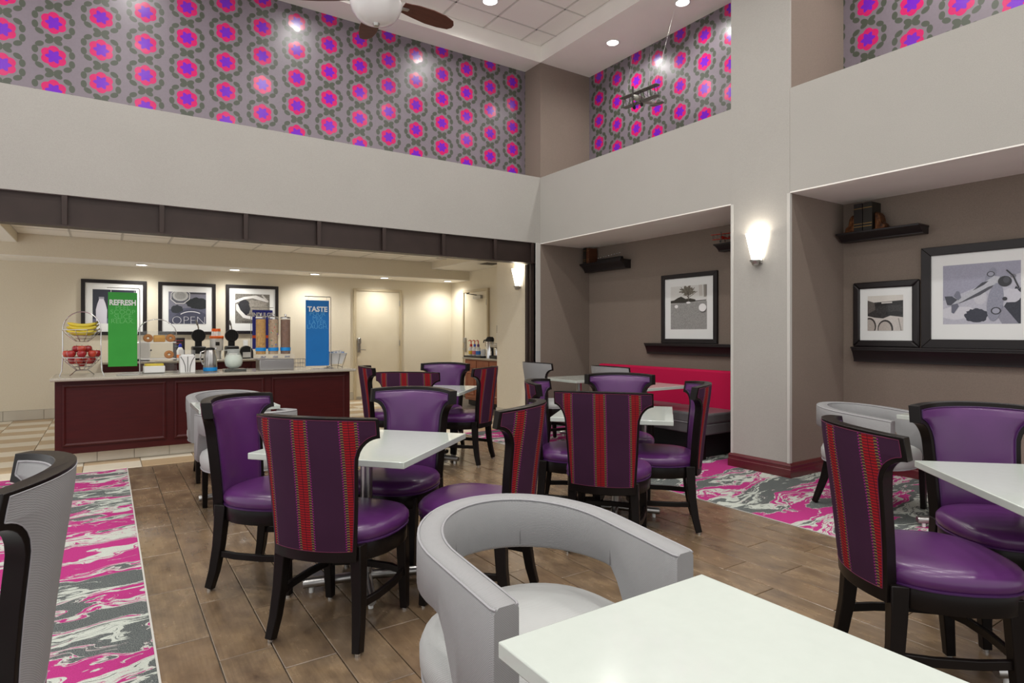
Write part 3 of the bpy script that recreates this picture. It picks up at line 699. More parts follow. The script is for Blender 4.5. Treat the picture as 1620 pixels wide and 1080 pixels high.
crown('picture_ledge', 'long black moulded picture ledge under the barrel and aeroplane pictures', 'shelf', 5.93, .6, 3.04, 1.17, .14)
crown('wall_shelf', 'short black corner shelf holding old books and a bead string', 'shelf', 5.83, 6.08, 6.93, 2.32, .12)
crown('wall_shelf', 'short black shelf holding bronze bookends in the niche beside the column', 'shelf', 5.83, 2.42, 3.13, 2.25, .075)
crown('wall_shelf', 'short black shelf carrying the red toy plane beside the column', 'shelf', 5.85, 3.80, 4.56, 2.33, .08)
biplane('toy_plane', 'small red toy biplane on a short black shelf beside the column', (5.885, 4.43, 2.386), math.radians(15), .28, M_tred, M_tred, M_dmetal)
def book(label, loc, w, d, h, cover, rz=0, group=None):
    t = thing('book', label, 'book', loc, rz, group)
    MB().box(-w/2,w/2,-d/2,-d/2+.006,0,h).box(-w/2,-w/2+.004,-d/2+.006,d/2,0,h).box(w/2-.004,w/2,-d/2+.006,d/2,0,h).obj('cover', cover, t, bevel=.002)
    MB().box(-w/2+.005,w/2-.005,-d/2+.006,d/2-.004,.004,h-.004).obj('pages', M_paper, t, smooth=False)
    for z in (.15,.25,.8): MB().box(-w/2-.0005,w/2+.0005,-d/2-.001,-d/2+.004,h*z,h*z+.006).obj('gilt_band', M_gilt, t, smooth=False)
    return t
M_gilt = Mat('gilt', rgb(150,120,70), .4, .7); M_bk1 = Mat('brown_leather', rgb(92,52,30), .5).mottle(rgb(70,38,22), 12); M_bk2 = Mat('dark_green_leather', rgb(40,36,28), .5).mottle(rgb(30,26,20), 12); M_bk3 = Mat('black_leather', rgb(34,28,26), .5).mottle(rgb(24,20,18), 12)
book('dark narrow leather book standing in the niche corner', (5.93,6.86,2.323), .05,.15,.235, M_bk2, -PI/2)
book('brown leather book standing beside the bead string', (5.92,6.77,2.323), .055,.16,.22, M_bk1, -PI/2)
bs = thing('bead_string', 'string of silver beads on a dark stand on the corner shelf', 'ornament', (5.92,6.38,2.323))
MB().box(-.03,.03,-.24,.24,0,.045).obj('stand', M_bk3, bs, bevel=.01)
MB().tube([(-.02,.25,.05),(-.02,.1,.07),(-.02,-.05,.075),(-.02,-.25,.09)], .002, 4).obj('string', M_chrome, bs)
for i in range(9): MB().sphere((-.022,.22-.055*i,.056+.004*i), .009, 8, 5).obj('bead', M_chrome, bs)
book('thick black leather book between bronze bookends', (5.94,2.94,2.253), .075,.17,.26, M_bk3, -PI/2)
book('thick dark green leather book between bronze bookends', (5.94,2.855,2.253), .08,.17,.262, M_bk2, -PI/2)
M_bronze = Mat('carved_bronze', rgb(120,72,34), .42, .5); M_bronze.mottle(rgb(44,26,16), 26, 3); M_bronze.bump(M_bronze.noise(scale=30, detail=2), .8, .01)
for y, s, l in ((2.805,-1,'carved bronze bookend on the room side of the thick green book'),(2.985,1,'carved bronze bookend between the thick black book and the column')):
    t = thing('bookend', l, 'bookend', (5.93,y,2.253))
    MB().prism([(0,0),(.10,0),(.115,.02),(.105,.05),(.075,.065),(.07,.09),(.06,.13),(.035,.16),(.012,.165),(0,.15)], -.05, .05, lambda u, v, d: (d, s*u*.8, v)).obj('carving', M_bronze, t, bevel=.012, seg=3)
    MB().box(-.06,.06,min(0,s*.09),max(0,s*.09),0,.012).obj('foot', M_bronze, t, bevel=.003)

# ------------------------------------------------------------------ framed prints
def clip(poly):
    for ax, sg in ((0,1),(0,-1),(1,1),(1,-1)):
        out = []
        for i in range(len(poly)):
            a, b = poly[i-1], poly[i]; da, db = 1-sg*a[ax], 1-sg*b[ax]
            if (da >= 0) != (db >= 0):
                k = da/(da-db); out.append((a[0]+(b[0]-a[0])*k, a[1]+(b[1]-a[1])*k))
            if db >= 0: out.append(b)
        poly = out
        if len(poly) < 3: return None
    return poly
def el(cx, cy, rx, ry, n=20, rot=0, a0=0, a1=360):
    r = math.radians(rot); out = []
    for k in range(n if a1-a0 == 360 else n+1):
        q = math.radians(a0+(a1-a0)*k/n); x, y = rx*math.cos(q), ry*math.sin(q); out.append((cx+x*math.cos(r)-y*math.sin(r), cy+x*math.sin(r)+y*math.cos(r)))
    return out
def arc(cx, cy, rx, ry, a0, a1, w, n=18):
    return el(cx,cy,rx,ry,n,0,a0,a1)+el(cx,cy,rx-w,ry-w,n,0,a0,a1)[::-1]
def bar(x0, y0, x1, y1, w):
    d = math.hypot(x1-x0, y1-y0); nx, ny = -(y1-y0)/d*w/2, (x1-x0)/d*w/2
    return [(x0+nx,y0+ny),(x1+nx,y1+ny),(x1-nx,y1-ny),(x0-nx,y0-ny)]
def blob(cx, cy, rx, ry, seed, n=30, rough=.13):
    r = random.Random(seed); return [(cx+rx*math.cos(2*PI*k/n)*(1+r.uniform(-rough,rough)), cy+ry*math.sin(2*PI*k/n)*(1+r.uniform(-rough,rough))) for k in range(n)]
INK = {}
def ink(c, grain=0):
    k = (c, grain)
    if k not in INK:
        m = Mat('print_ink', rgb(*c), .35, coat=.3, coatr=.05)
        if grain: m.mottle(rgb(*[max(0, q-grain) for q in c]), 90, 4)
        INK[k] = m
    return INK[k]
def picture(label, wall, a, b, z0, z1, mat_w, art, fw=.055, matpx=None, group='framed black and white prints', bevel=.004):
    # wall 'b': spans x a..b on the back wall; wall 'r': spans y from a (image left) down to b on the niche wall
    w, h = abs(b-a), z1-z0; c = (a+b)/2
    if wall == 'b': base = (c, YB, z0); fn = lambda u, v, d: (u, -d, v+h/2)
    else: base = (XN, c, z0); fn = lambda u, v, d: (-d, -u, v+h/2)
    t = thing('framed_print', label, 'picture', base, 0, group)
    def frm(W_, H_, f, d0, d1):
        m = MB()
        for p in ([(-W_,-H_),(W_,-H_),(W_-f,-H_+f),(-W_+f,-H_+f)],[(W_,-H_),(W_,H_),(W_-f,H_-f),(W_-f,-H_+f)],[(W_,H_),(-W_,H_),(-W_+f,H_-f),(W_-f,H_-f)],[(-W_,H_),(-W_,-H_),(-W_+f,-H_+f),(-W_+f,H_-f)]): m.prism(p, d0, d1, fn)
        return m
    frm(w/2, h/2, fw, 0, .035).obj('frame', M_shelf, t, bevel=bevel)
    iw, ih = w/2-fw, h/2-fw
    MB().prism([(-iw,-ih),(iw,-ih),(iw,ih),(-iw,ih)], .004, .016, fn).obj('mat_board', M_paper, t, smooth=False)
    l, r_, bt_, tp = mat_w; ax0, ax1, ay0, ay1 = -iw+l, iw-r_, -ih+bt_, ih-tp
    m = MB(); mats = []; S = lambda u, v: ((ax0+ax1)/2+u*(ax1-ax0)/2, (ay0+ay1)/2+v*(ay1-ay0)/2)
    for k, (poly, col_) in enumerate(art):
        p = clip(poly)
        if not p: continue
        mt = ink(*col_) if isinstance(col_[0], tuple) else ink(col_)
        if mt not in mats: mats.append(mt)
        n = len(p); d = .0165+.00025*k
        m.add([fn(*S(u, v), d) for u, v in p], [tuple(range(n))], mats.index(mt))
    pr_ = m.obj('print', mats, t, smooth=False)
    return t, pr_, fn, S
FULL = [(-1,-1),(1,-1),(1,1),(-1,1)]
def bottle(cx, s): return [(cx-.28*s,-1),(cx+.28*s,-1),(cx+.3*s,-.2),(cx+.22*s,.15),(cx+.13*s,.4),(cx+.14*s,.55),(cx-.14*s,.55),(cx-.13*s,.4),(cx-.22*s,.15),(cx-.3*s,-.2)]
Q = (.08,.08,.115,.08)
MT = (.095,.095,.13,.10)
picture('framed print of white milk bottles behind the green banner','b',-.334,.545,1.27,2.148,MT,
        [(FULL,(38,40,54)),([(-1,-1),(1,-1),(1,-.6),(-1,-.75)],(96,96,120)),(bottle(-.6,.85),(214,212,224)),(bar(-.72,.5,-.48,.5,.12),(150,150,160)),(bottle(.1,.85),(205,203,216)),(bar(-.02,.5,.22,.5,.12),(140,140,150))])
p2, pr2, fn2, S2 = picture('framed print of a neon open sign and clock above the waffle irons','b',.706,1.568,1.275,2.15,MT,
        [(FULL,((98,100,120),18)),([(-1,-.1),(1,.1),(1,1),(-1,1)],((128,128,142),14)),(blob(.55,.3,.62,.36,3),((36,40,44),14)),(blob(-.55,-.1,.32,.26,4),((52,56,62),14)),
         (bar(.1,.93,1,.93,.1),(60,60,66)),(el(-.38,.72,.56,.5,8,22),(206,206,206)),(el(-.38,.72,.51,.45,8,22),(86,88,98)),(el(-.38,.76,.42,.34,20),((196,196,194),24)),(el(-.38,.76,.3,.24,16),((170,170,168),30)),
         (el(.2,-1.2,1.15,1.1,30),((74,76,96),10)),(arc(.2,-1.2,1.02,1.0,62,125,.05),(226,226,230))])
text_obj('neon_letters','OPEN',.20,ink((222,222,228)),pr2,(.02,-.0215,.175),(PI/2,math.radians(0),0),offset=-.006)
picture('framed print of grain sacks behind the cereal dispenser','b',1.728,2.604,1.29,2.152,MT,
        [(FULL,((150,146,138),70)),(blob(.15,.1,.8,.5,8),((176,170,160),60)),(blob(-.5,.05,.36,.6,9),((58,58,62),30)),([(-1,.35),(-.5,.62),(.0,.72),(.9,.45),(.9,.6),(.2,.92),(-.5,.8),(-1,.55)],((232,230,226),14)),
         ([(-.95,-.1),(-.8,-.3),(-.55,-.62),(0,-.75),(.6,-.7),(.6,-.55),(0,-.55),(-.4,-.45),(-.7,-.1),(-.85,.3),(-.95,.3)],((228,226,222),14)),(blob(.2,-.9,.9,.12,12),((120,116,110),60)),(bar(.55,.95,.9,.5,.1),(208,204,198))])
picture('framed print of golf balls on a lawn under a bare tree','r',5.50,4.632,1.175,2.046,(.095,.10,.12,.10),
        [(FULL,((226,226,222),6)),([(-1,-1),(1,-1),(1,.26),(-1,.2)],((172,172,170),40)),([(-1,.22),(-1,.34),(-.8,.36),(-.6,.46),(-.4,.52),(-.15,.4),(.1,.42),(.35,.36),(.6,.3),(.6,.27),(-.2,.22)],((62,60,56),24)),
         (blob(-.05,.78,.36,.22,21,48,.4),((150,144,132),70)),(bar(.0,.45,-.4,.95,.03),(104,98,88)),(bar(.0,.5,-.2,1,.03),(104,98,88)),(bar(.0,.5,.12,1,.03),(104,98,88)),(bar(.02,.45,.5,.72,.025),(120,114,104)),(bar(.02,.3,-.02,.75,.05),(84,78,70)),(bar(.04,.55,.35,.9,.03),(110,104,94)),(bar(.66,1,.7,.5,.18),(206,202,196)),(bar(.9,1,.92,.45,.14),(150,146,140)),(bar(.98,1,.98,.5,.05),(120,116,110)),
         (bar(.4,.33,.95,.36,.14),(226,226,224)),(bar(.4,.28,.98,.3,.04),(66,64,62)),(el(.8,-.09,.19,.17),(92,92,90)),(el(.78,-.03,.2,.18),(246,246,246)),(el(-.66,.06,.1,.08),(244,244,244)),(el(.02,.22,.12,.05),(240,240,240))], group='framed pictures on the niche ledges')
picture('smaller framed print of wine barrels and vineyard, leaning beside the aeroplane picture','r',3.06,2.482,1.172,1.783,(.07,.075,.09,.07),
        [(FULL,((222,218,210),8)),([(-1,.6),(1,.7),(1,-1),(-1,-1)],((66,64,64),40)),([(-.5,.55),(.2,.62),(1,.68),(1,.45),(-.6,.42)],((40,38,38),20)),(bar(-.2,.58,.4,.6,.08),(206,202,196)),(blob(.5,-.05,.5,.14,33),((30,30,30),10)),
         ([(-1,.75),(-.6,.6),(-.55,.2),(-1,-.05)],((104,98,94),20)),([(-1,-.15),(-.6,-.25),(-.1,-.3),(.3,-.15),(1,-.25),(1,-1),(-1,-1)],((214,208,202),20)),(el(-.9,-.75,.4,.5),(60,56,54)),(el(-.92,-.78,.34,.44),((188,180,172),20)),(el(.02,-.9,.44,.52),(54,50,48)),(el(.0,-.95,.37,.47),((196,188,180),20)),(bar(.75,-.3,.9,-1,.06),(150,144,138))], fw=.062, group='framed pictures on the niche ledges', bevel=.012)
PL_ = [(FULL,((164,164,182),14)),([(-1,-.2),(.2,.35),(1,.6),(1,-1),(-1,-1)],((196,196,208),20)),(blob(-.6,-.62,.5,.22,41),((214,214,222),12)),(blob(-.1,-.72,.3,.24,42),((52,54,70),16)),(blob(.92,-.45,.3,.6,43),((48,50,64),16)),(blob(.75,-.1,.3,.22,44),((206,206,216),10)),
       ([(.35,-.6),(.55,-1),(.95,-1),(.6,-.45),(.45,-.3)],((150,150,164),14)),(el(.0,-.12,.17,.24),((206,206,214),14)),
       (el(.26,.5,.13,.34,24,-14),((150,152,168),20)),(el(.27,.62,.10,.09),(58,58,66)),(el(.27,.62,.075,.065),(160,162,178)),
       ([(-.85,-.40),(-.2,-.12),(.48,.36),(.5,.52),(.35,.55),(-.1,.2),(-.75,-.28)],((196,198,206),20)),([(-.6,-.32),(.0,-.05),(.45,.3),(.2,.2),(-.3,-.12)],((78,78,88),10)),([(-.2,.1),(.1,.28),(.22,.4),(.05,.36)],(60,60,70)),
       ([(-.95,-.05),(-.75,-.05),(-.6,-.18),(-.78,-.36),(-.88,-.34)],((70,72,84),10)),([(-.70,-.05),(-.62,.12),(-.55,.1),(-.5,-.12),(-.58,-.2)],((120,122,138),10)),([(-.76,-.34),(-.6,-.3),(-.56,-.4),(-.7,-.64),(-.76,-.6)],((104,106,122),10)),
       (el(.38,-.3,.2,.62,28,-6),((154,156,172),24)),(el(.40,-.58,.13,.12),(44,44,52)),(el(.40,-.58,.095,.088),(160,162,178)),
       (el(.62,.36,.17,.17),(40,40,46)),(el(.66,.4,.08,.1),(70,70,78)),(el(.82,.52,.07,.06),(120,120,130)),(bar(.82,.52,.66,.72,.04),(40,40,46)),(bar(.82,.52,.96,.12,.04),(40,40,46)),(el(.62,-.2,.06,.06),(44,44,52))]
picture('large framed print of a silver propeller aeroplane model','r',2.468,1.60,1.172,2.05,(.09,.09,.13,.095),PL_,fw=.075, group='framed pictures on the niche ledges')

# ------------------------------------------------------------------ serving counter
YF = 7.36
cn = thing('serving_counter', 'long mahogany serving counter with three raised panels and tiled toe kick', 'counter', (1.04, YF, 0))
B(-1.46,1.46,0,.62,.115,.832).obj('body', M_mahog, cn, bevel=.004)
def moulding(x0, x1, z0, z1, parent, mat, y=0.0, w=.03, t=.014, mtx=None):
    m = MB()
    for p, q in (((x0,z0,x1,z0),0),((x1,z0,x1,z1),0),((x1,z1,x0,z1),0),((x0,z1,x0,z0),0)):
        pass
    a = [(x0,z0),(x1,z0),(x1,z1),(x0,z1)]; b = [(x0+w,z0+w),(x1-w,z0+w),(x1-w,z1-w),(x0+w,z1-w)]; c = [(x0+w*.5,z0+w*.5),(x1-w*.5,z0+w*.5),(x1-w*.5,z1-w*.5),(x0+w*.5,z1-w*.5)]
    m.rings([[(u, y, v) for u, v in a],[(u, y-t*.6, v) for u, v in a],[(u, y-t, v) for u, v in c],[(u, y-t*.2, v) for u, v in b],[(u, y, v) for u, v in b]], caps=False)
    if mtx: m.xf(mtx)
    return m.obj('panel_moulding', mat, parent, smooth=False)
for x0, x1 in ((-1.40,-.52),(-.44,.46),(.54,1.40)):
    pn = B(x0,x1,-.006,.005,.19,.795).obj('panel', M_mahog, cn, bevel=.002)
    moulding(x0, x1, .19, .795, pn, M_mahog, -.006)
B(-1.44,1.44,.11,.5,0,.115).obj('toe_kick', M_grout2, cn, smooth=False)
tk = B(-.157,.157,.102,.112,.004,.11).mesh('toe_tile', [tile_mat('toe_tile', rgb(222,214,198), rgb(212,204,188))], False)
for i in range(9): link_copy(tk, 'toe_tile', cn, (-1.28+.32*i, 0, 0))
ct = B(-.455,2.56,7.285,8.07,.832,.866).obj('countertop', M_granite, bevel=.012, seg=3); tag(ct, 'speckled granite countertop of the serving counter with the banners and cereal', 'countertop')
ZT = .866
bcn = thing('back_counter', 'mahogany back counter under the framed prints, holding the waffle irons', 'counter', (1.25, 10.97, 0))
B(-1.3,1.3,0,.614,0,.832).obj('body', M_mahog, bcn, bevel=.004)
for i in range(5):
    d = B(-1.28+.515*i,-.785+.515*i,-.018,0,.1,.80).obj('door', M_mahog, bcn, bevel=.003); MB().tube([(-.83+.515*i,-.04,.6),(-.83+.515*i,-.04,.72)], .006).obj('handle', M_nickel, d)
bct = B(-.08,2.58,10.93,11.59,.832,.866).obj('countertop', M_granite, bevel=.01, seg=3); tag(bct, 'granite countertop against the wall below the framed prints', 'countertop')
cc = thing('coffee_cabinet', 'cherry wood coffee cabinet with panelled doors beside the passage wall', 'cabinet', (5.47, 9.75, 0), -PI/2)
B(0,1.73,0,.68,.1,.832).obj('body', M_cherry, cc, bevel=.003); B(.02,1.71,.06,.6,0,.1).obj('toe_kick', M_rubber, cc, smooth=False)
for i in range(4):
    x0 = .03+.42*i; d = B(x0,x0+.40,-.02,0,.14,.66).obj('door', M_cherry, cc, bevel=.003); moulding(x0+.06,x0+.34,.20,.60,d,M_cherry,-.02,.03,.012)
    hx = x0+.36 if i % 2 == 0 else x0+.04; MB().tube([(hx,-.02,.5),(hx,-.05,.52),(hx,-.05,.62),(hx,-.02,.64)], .008).obj('handle', M_chrome, d)
    B(x0,x0+.40,-.02,0,.68,.81).obj('drawer', M_cherry, cc, bevel=.003)
cct = B(5.43,XBR,8.01,9.79,.832,.866).obj('countertop', M_granite, bevel=.008, seg=3); tag(cct, 'pale countertop of the cherry coffee cabinet', 'countertop')

# ------------------------------------------------------------------ fruit stand
fs = thing('fruit_stand', 'two tier chrome wire fruit stand on the end of the serving counter', 'fruit stand', (-.21, 7.62, ZT))
def wbasket(zr, zb, r, rb):
    rim = [(r*math.cos(2*PI*k/28), r*math.sin(2*PI*k/28), zr) for k in range(28)]
    o = MB().tube(rim, .004, 6, loop=True).obj('basket', M_chrome, fs)
    for q in (.25,.5,.75,1.0):
        rr = r+(rb-r)*q**1.3; z = zr+(zb-zr)*q
        MB().tube([(rr*math.cos(2*PI*k/24), rr*math.sin(2*PI*k/24), z) for k in range(24)], .003, 5, loop=True).obj('wire_ring', M_chrome, o)
    for k in range(10):
        q = 2*PI*k/10; MB().tube([((r+(rb-r)*s**1.3)*math.cos(q), (r+(rb-r)*s**1.3)*math.sin(q), zr+(zb-zr)*s) for s in (0,.25,.5,.75,1)], .003, 5).obj('wire_rib', M_chrome, o)
wbasket(1.055-ZT, .925-ZT, .165, .05); wbasket(1.335-ZT, 1.215-ZT, .165, .05)
def handle_path(): return [(-.20,0,0),(-.18,0,.05),(-.172,0,.2),(-.172,0,.47)]+[(.172*math.cos(PI-PI*k/12), 0, .47+.185*math.sin(PI*k/12)) for k in range(1,12)]+[(.172,0,.47),(.172,0,.2),(.18,0,.05),(.20,0,0)]
MB().tube(handle_path(), .0055, 8).xf(Matrix.Rotation(math.radians(-20), 4, 'Z')).obj('handle_frame', M_chrome, fs)
MB().tube([(-.1,-.12,.005),(-.05,-.05,.056),(.05,.05,.056),(.1,.12,.005)], .005, 6).obj('support', M_chrome, fs)
M_apple = [Mat('apple_%d' % i, rgb(*c), .25, coat=.4).mottle(rgb(*d), 7, 3) for i, (c, d) in enumerate((((150,26,34),(176,52,44)),((168,30,38),(140,20,30)),((196,76,48),(160,30,34))))]
M_stem = Mat('stem', rgb(86,62,36), .8)
spots = [(.0,.0,1.00)]+[(.085*math.cos(q), .085*math.sin(q), 1.025) for q in [2*PI*k/6+.2 for k in range(6)]]+[(.125*math.cos(q), .125*math.sin(q), 1.094) for q in [2*PI*k/8 for k in range(8)]]+[(.055*math.cos(q), .055*math.sin(q), 1.142) for q in [2*PI*k/3+.5 for k in range(3)]]
for i, (x, y, z) in enumerate(spots):
    t = thing('apple', 'red apple piled in the lower basket of the fruit stand', 'apple', (-.21+x, 7.62+y, z-.036), random.uniform(0,6), 'apples in the lower basket')
    MB().lathe([(.004,.006),(.02,0),(.033,.014),(.039,.034),(.036,.054),(.024,.066),(.010,.066),(.002,.058)], 14).obj('fruit', M_apple[i % 3], t)
    MB().tube([(0,0,.056),(.003,0,.076)], .0018, 5).obj('stem', M_stem, t)
M_ban = Mat('banana', rgb(226,196,52), .45).mottle(rgb(198,186,58), 9, 3); M_btip = Mat('banana_tip', rgb(110,96,40), .7)
for i in range(9):
    lay = 0 if i < 4 else 1 if i < 7 else 2; a = [-.5,.3,-.2,.5,.2,-.4,.3,-.1,.4][i]
    t = thing('banana', 'yellow banana heaped in the upper basket of the fruit stand', 'banana', (-.21+.03*a, 7.62+[-.070,-.023,.024,.071,-.048,0,.048,-.024,.024][i], [1.300,1.292,1.292,1.300,1.340,1.334,1.340,1.376,1.376][i]), 0, 'bananas in the upper basket')
    path = [(.095*math.sin(q)*1.5, 0, .06*(1-math.cos(q))*1.2) for q in [-.95+1.9*k/10 for k in range(11)]]
    MB().tube(path, [.007,.014,.018,.020,.021,.021,.021,.020,.018,.014,.007], 8).obj('fruit', M_ban, t)
    MB().tube([path[-1], (path[-1][0]+.02, 0, path[-1][2]+.02)], [.006,.005], 6).obj('stalk', M_btip, t)

# ------------------------------------------------------------------ banner stands
def banner(label, x0, x1, z0, z1, y, zt, mat, head, lines, hc, lc, pole_side=1):
    w = x1-x0; t = thing('banner_stand', label, 'sign', ((x0+x1)/2, y, zt))
    B(-w*.45+pole_side*.06,w*.45+pole_side*.06,-.06,.06,0,.006).obj('base_plate', M_steel, t, bevel=.002)
    px = pole_side*(w/2+.022)
    MB().tube([(px,0,.004),(px,0,z1-zt+.035),(px-pole_side*.01,0,z1-zt+.045),(-pole_side*(w/2+.01),0,z1-zt+.045)], .005, 8).obj('pole', M_steel, t)
    b = B(-w/2,w/2,-.004,0,z0-zt,z1-zt).obj('banner_panel', mat, t, smooth=False)
    for s in (-1,1): MB().tube([(s*w*.4,-.002,z1-zt-.012),(s*w*.4,0,z1-zt+.045)], .002, 5).obj('ring', M_chrome, t)
    zz = z1-zt-.18*(z1-z0)*.95
    text_obj('heading', head, w*.30, hc, b, (0,-.0055,zz), (PI/2,0,0), offset=.0028, sx=.80 if len(head) > 5 else 1.0)
    for i, s in enumerate(lines): text_obj('lettering', s, w*.26, lc, b, (0,-.0053,zz-(i+1)*w*.185), (PI/2,0,0), offset=-.0005)
    return t, b
M_green = Mat('green_banner', rgb(44,150,48), .5).mottle(rgb(50,158,54), 6); M_blue = Mat('blue_banner', rgb(6,104,176), .5).mottle(rgb(10,112,186), 6); M_indigo = Mat('indigo_banner', rgb(50,56,160), .5).mottle(rgb(44,50,150), 6)
M_txt = Mat('white_ink', rgb(235,238,235), .6); M_gtx = Mat('pale_green_ink', rgb(104,184,104), .6); M_btx = Mat('pale_blue_ink', rgb(84,160,212), .6)
banner('green banner stand headed REFRESH on the serving counter', .012,.268,.955,1.725,7.52,ZT,M_green,'REFRESH',['PEEL','SCOOP','SLICE','RELAX.'],M_txt,M_gtx)
banner('blue banner stand headed TASTE on the serving counter', 2.015,2.30,.90,1.705,7.55,ZT,M_blue,'TASTE',['POUR','MIX','LAYER','LAUGH.'],M_txt,M_btx)
t, b = banner('indigo banner stand headed INDULGE behind the cereal dispenser', 2.07,2.40,1.03,1.70,11.1,ZT,M_indigo,'INDULGE',[],M_txt,M_btx,-1)
B(-.165,.165,-.0055,-.004,.35,.40).obj('orange_band', Mat('orange_ink', rgb(236,96,52), .6), b, smooth=False)

# ------------------------------------------------------------------ pastry case and pastries
pc_ = thing('pastry_case', 'clear acrylic pastry case with shelves beside the green banner', 'display case', (.47, 7.74, ZT))
for x in (-.17,.166): MB().prism([(-.15,0),(.15,0),(.15,.46),(.05,.50),(-.05,.48),(-.12,.40)], x, x+.004, lambda u, v, d: (d, u, v)).obj('side_panel', M_acryl, pc_, smooth=False)
for z in (.15,.33): B(-.166,.166,-.145,.145,z,z+.008).obj('shelf', M_plwhite, pc_, bevel=.002)
B(-.166,.166,.142,.148,0,.46).obj('rear_panel', M_acryl, pc_, smooth=False)
B(-.166,.166,-.15,.15,.0,.006).obj('base', M_acryl, pc_, smooth=False)
MB().tube([(.2*math.cos(PI-PI*k/14)*.95, .12, .42+.17*math.sin(PI*k/14)) for k in range(15)], .005, 7).obj('handle_hoop', M_chrome, pc_)
tr = thing('bread_tray', 'white tray of yellow wrapped bread under the pastry case shelf', 'tray', (.43,7.70,ZT+.006))
B(-.10,.10,-.10,.10,0,.075).obj('tray', M_plwhite, tr, bevel=.008); B(-.09,.09,-.09,.09,.07,.10).obj('wrapped_bread', Mat('yellow_wrap', rgb(224,206,72), .35).mottle(rgb(206,180,60), 14), tr, bevel=.012)
M_bagel = Mat('baked_crust', rgb(190,134,78), .6).mottle(rgb(150,96,52), 14); M_loaf = Mat('bread_crust', rgb(206,164,92), .7).mottle(rgb(180,132,66), 10)
def torus(R_, r_, n=18, k=8): return MB().rings([[((R_+r_*math.cos(2*PI*j/k))*math.cos(2*PI*i/n), (R_+r_*math.cos(2*PI*j/k))*math.sin(2*PI*i/n), r_+r_*math.sin(2*PI*j/k)) for j in range(k)] for i in range(n)], loop=True, caps=False)
for x, y, z, l in ((.372,7.66,.338,'ring bagel on the top shelf of the pastry case, next to the loaf'),(.586,7.68,.338,'wrapped ring bagel at the far end of the pastry case top shelf'),(.57,7.66,.158,'reddish ring bagel on the lower shelf of the pastry case')):
    o = torus(.03,.018).xf(Matrix.Rotation(math.radians(65), 4, 'X')).obj('bagel', M_bagel, smooth=True, loc=(x,y,ZT+z+.0355)); tag(o, l, 'bagel')
o = MB().prism([(-.035,0),(.035,0),(.042,.05),(.025,.075),(-.025,.075),(-.042,.05)], -.055,.055, lambda u, v, d: (d, u, v)).obj('bread_loaf', M_loaf, bevel=.01, seg=3, loc=(.479,7.68,ZT+.338)); tag(o, 'sliced bread loaf on the top shelf of the pastry case', 'bread')

# ------------------------------------------------------------------ other things on the serving counter
nd = thing('napkin_dispenser', 'white napkin dispenser with curved wire front on the counter', 'dispenser', (.738,7.56,ZT))
B(-.075,.075,-.06,.06,0,.19).obj('holder', M_plwhite, nd, bevel=.006); B(-.075,.075,-.06,.06,.20,.25).obj('clear_lid', M_acryl, nd, bevel=.004); B(-.06,.06,-.045,.045,.19,.202).obj('napkins', M_paper, nd, smooth=False)
for s in (-1,1): MB().tube([(s*.02,-.064,.01),(s*.025,-.064,.08),(s*.045,-.064,.14),(s*.07,-.064,.18)], .003, 5).obj('wire', M_dmetal, nd)
MB().tube([(0,-.064,.01),(0,-.064,.18)], .003, 5).obj('wire', M_dmetal, nd)
cf = thing('carafe', 'ribbed stainless steel carafe with a blue band on the counter', 'carafe', (.975,7.62,ZT))
def ribbed(prof, n=60): return MB().rings([[(r*(1+.025*math.cos(10*2*PI*j/n))*math.cos(2*PI*j/n), r*(1+.025*math.cos(10*2*PI*j/n))*math.sin(2*PI*j/n), z) for j in range(n)] for r, z in prof])
ribbed([(.066,0),(.07,.006),(.07,.10),(.066,.17),(.056,.225),(.05,.24),(.046,.25)]).obj('body', M_steel, cf)
MB().lathe([(.0725,.008),(.0735,.012),(.0735,.045),(.0725,.05)], 30).obj('band', Mat('cyan_band', rgb(20,140,214), .5), cf)
MB().lathe([(.05,.245),(.05,.262),(.035,.272),(.002,.274)], 24).obj('lid', M_rubber, cf); MB().tube([(-.055,0,.235),(-.095,0,.22),(-.10,0,.14),(-.072,0,.08)], .008, 8).obj('handle', M_chrome, cf)
MB().prism([(.03,.23),(.075,.268),(.03,.268)], -.015,.015, lambda u, v, d: (u, d, v)).obj('spout', M_chrome, cf, bevel=.003)
sl = B(-.115,.115,-.09,.09,0,.026).obj('granite_slab', Mat('black_granite', rgb(44,46,44), .2, coat=.4).mottle(rgb(90,92,88), 120), bevel=.006, loc=(1.225,7.60,ZT)); tag(sl, 'black granite slab under the glass pitcher', 'slab')
pt = thing('pitcher', 'round glass pitcher of pale juice on the black slab', 'pitcher', (1.215,7.60,ZT+.027))
MB().lathe([(.045,0),(.085,.03),(.10,.08),(.098,.12),(.08,.165),(.066,.19),(.07,.225),(.068,.225),(.062,.19),(.075,.163),(.093,.12),(.095,.08),(.08,.034),(.043,.006)], 30, caps=False).obj('glass_body', M_glass, pt)
MB().lathe([(.002,.008),(.04,.008),(.078,.036),(.092,.08),(.090,.12),(.072,.158),(.002,.160)], 28).obj('juice', Mat('pale_juice', rgb(206,222,206), .4).mottle(rgb(226,234,226), 60), pt)
MB().tube([(-.068,0,.215),(-.11,0,.21),(-.13,0,.16),(-.115,0,.115),(-.095,0,.10)], .010, 8).obj('handle', M_glass, pt)
cd = thing('cereal_dispenser', 'three tube cereal dispenser on a stainless base', 'dispenser', (1.67,7.62,ZT))
B(-.19,.20,-.11,.11,0,.125).obj('base', M_steel, cd, bevel=.006)
B(-.22,.20,-.13,.11,.13,.185).obj('dispense_tray', M_acryl, cd, bevel=.004)
B(-.21,.19,-.11,.10,.125,.132).obj('plate', M_steel, cd, smooth=False)
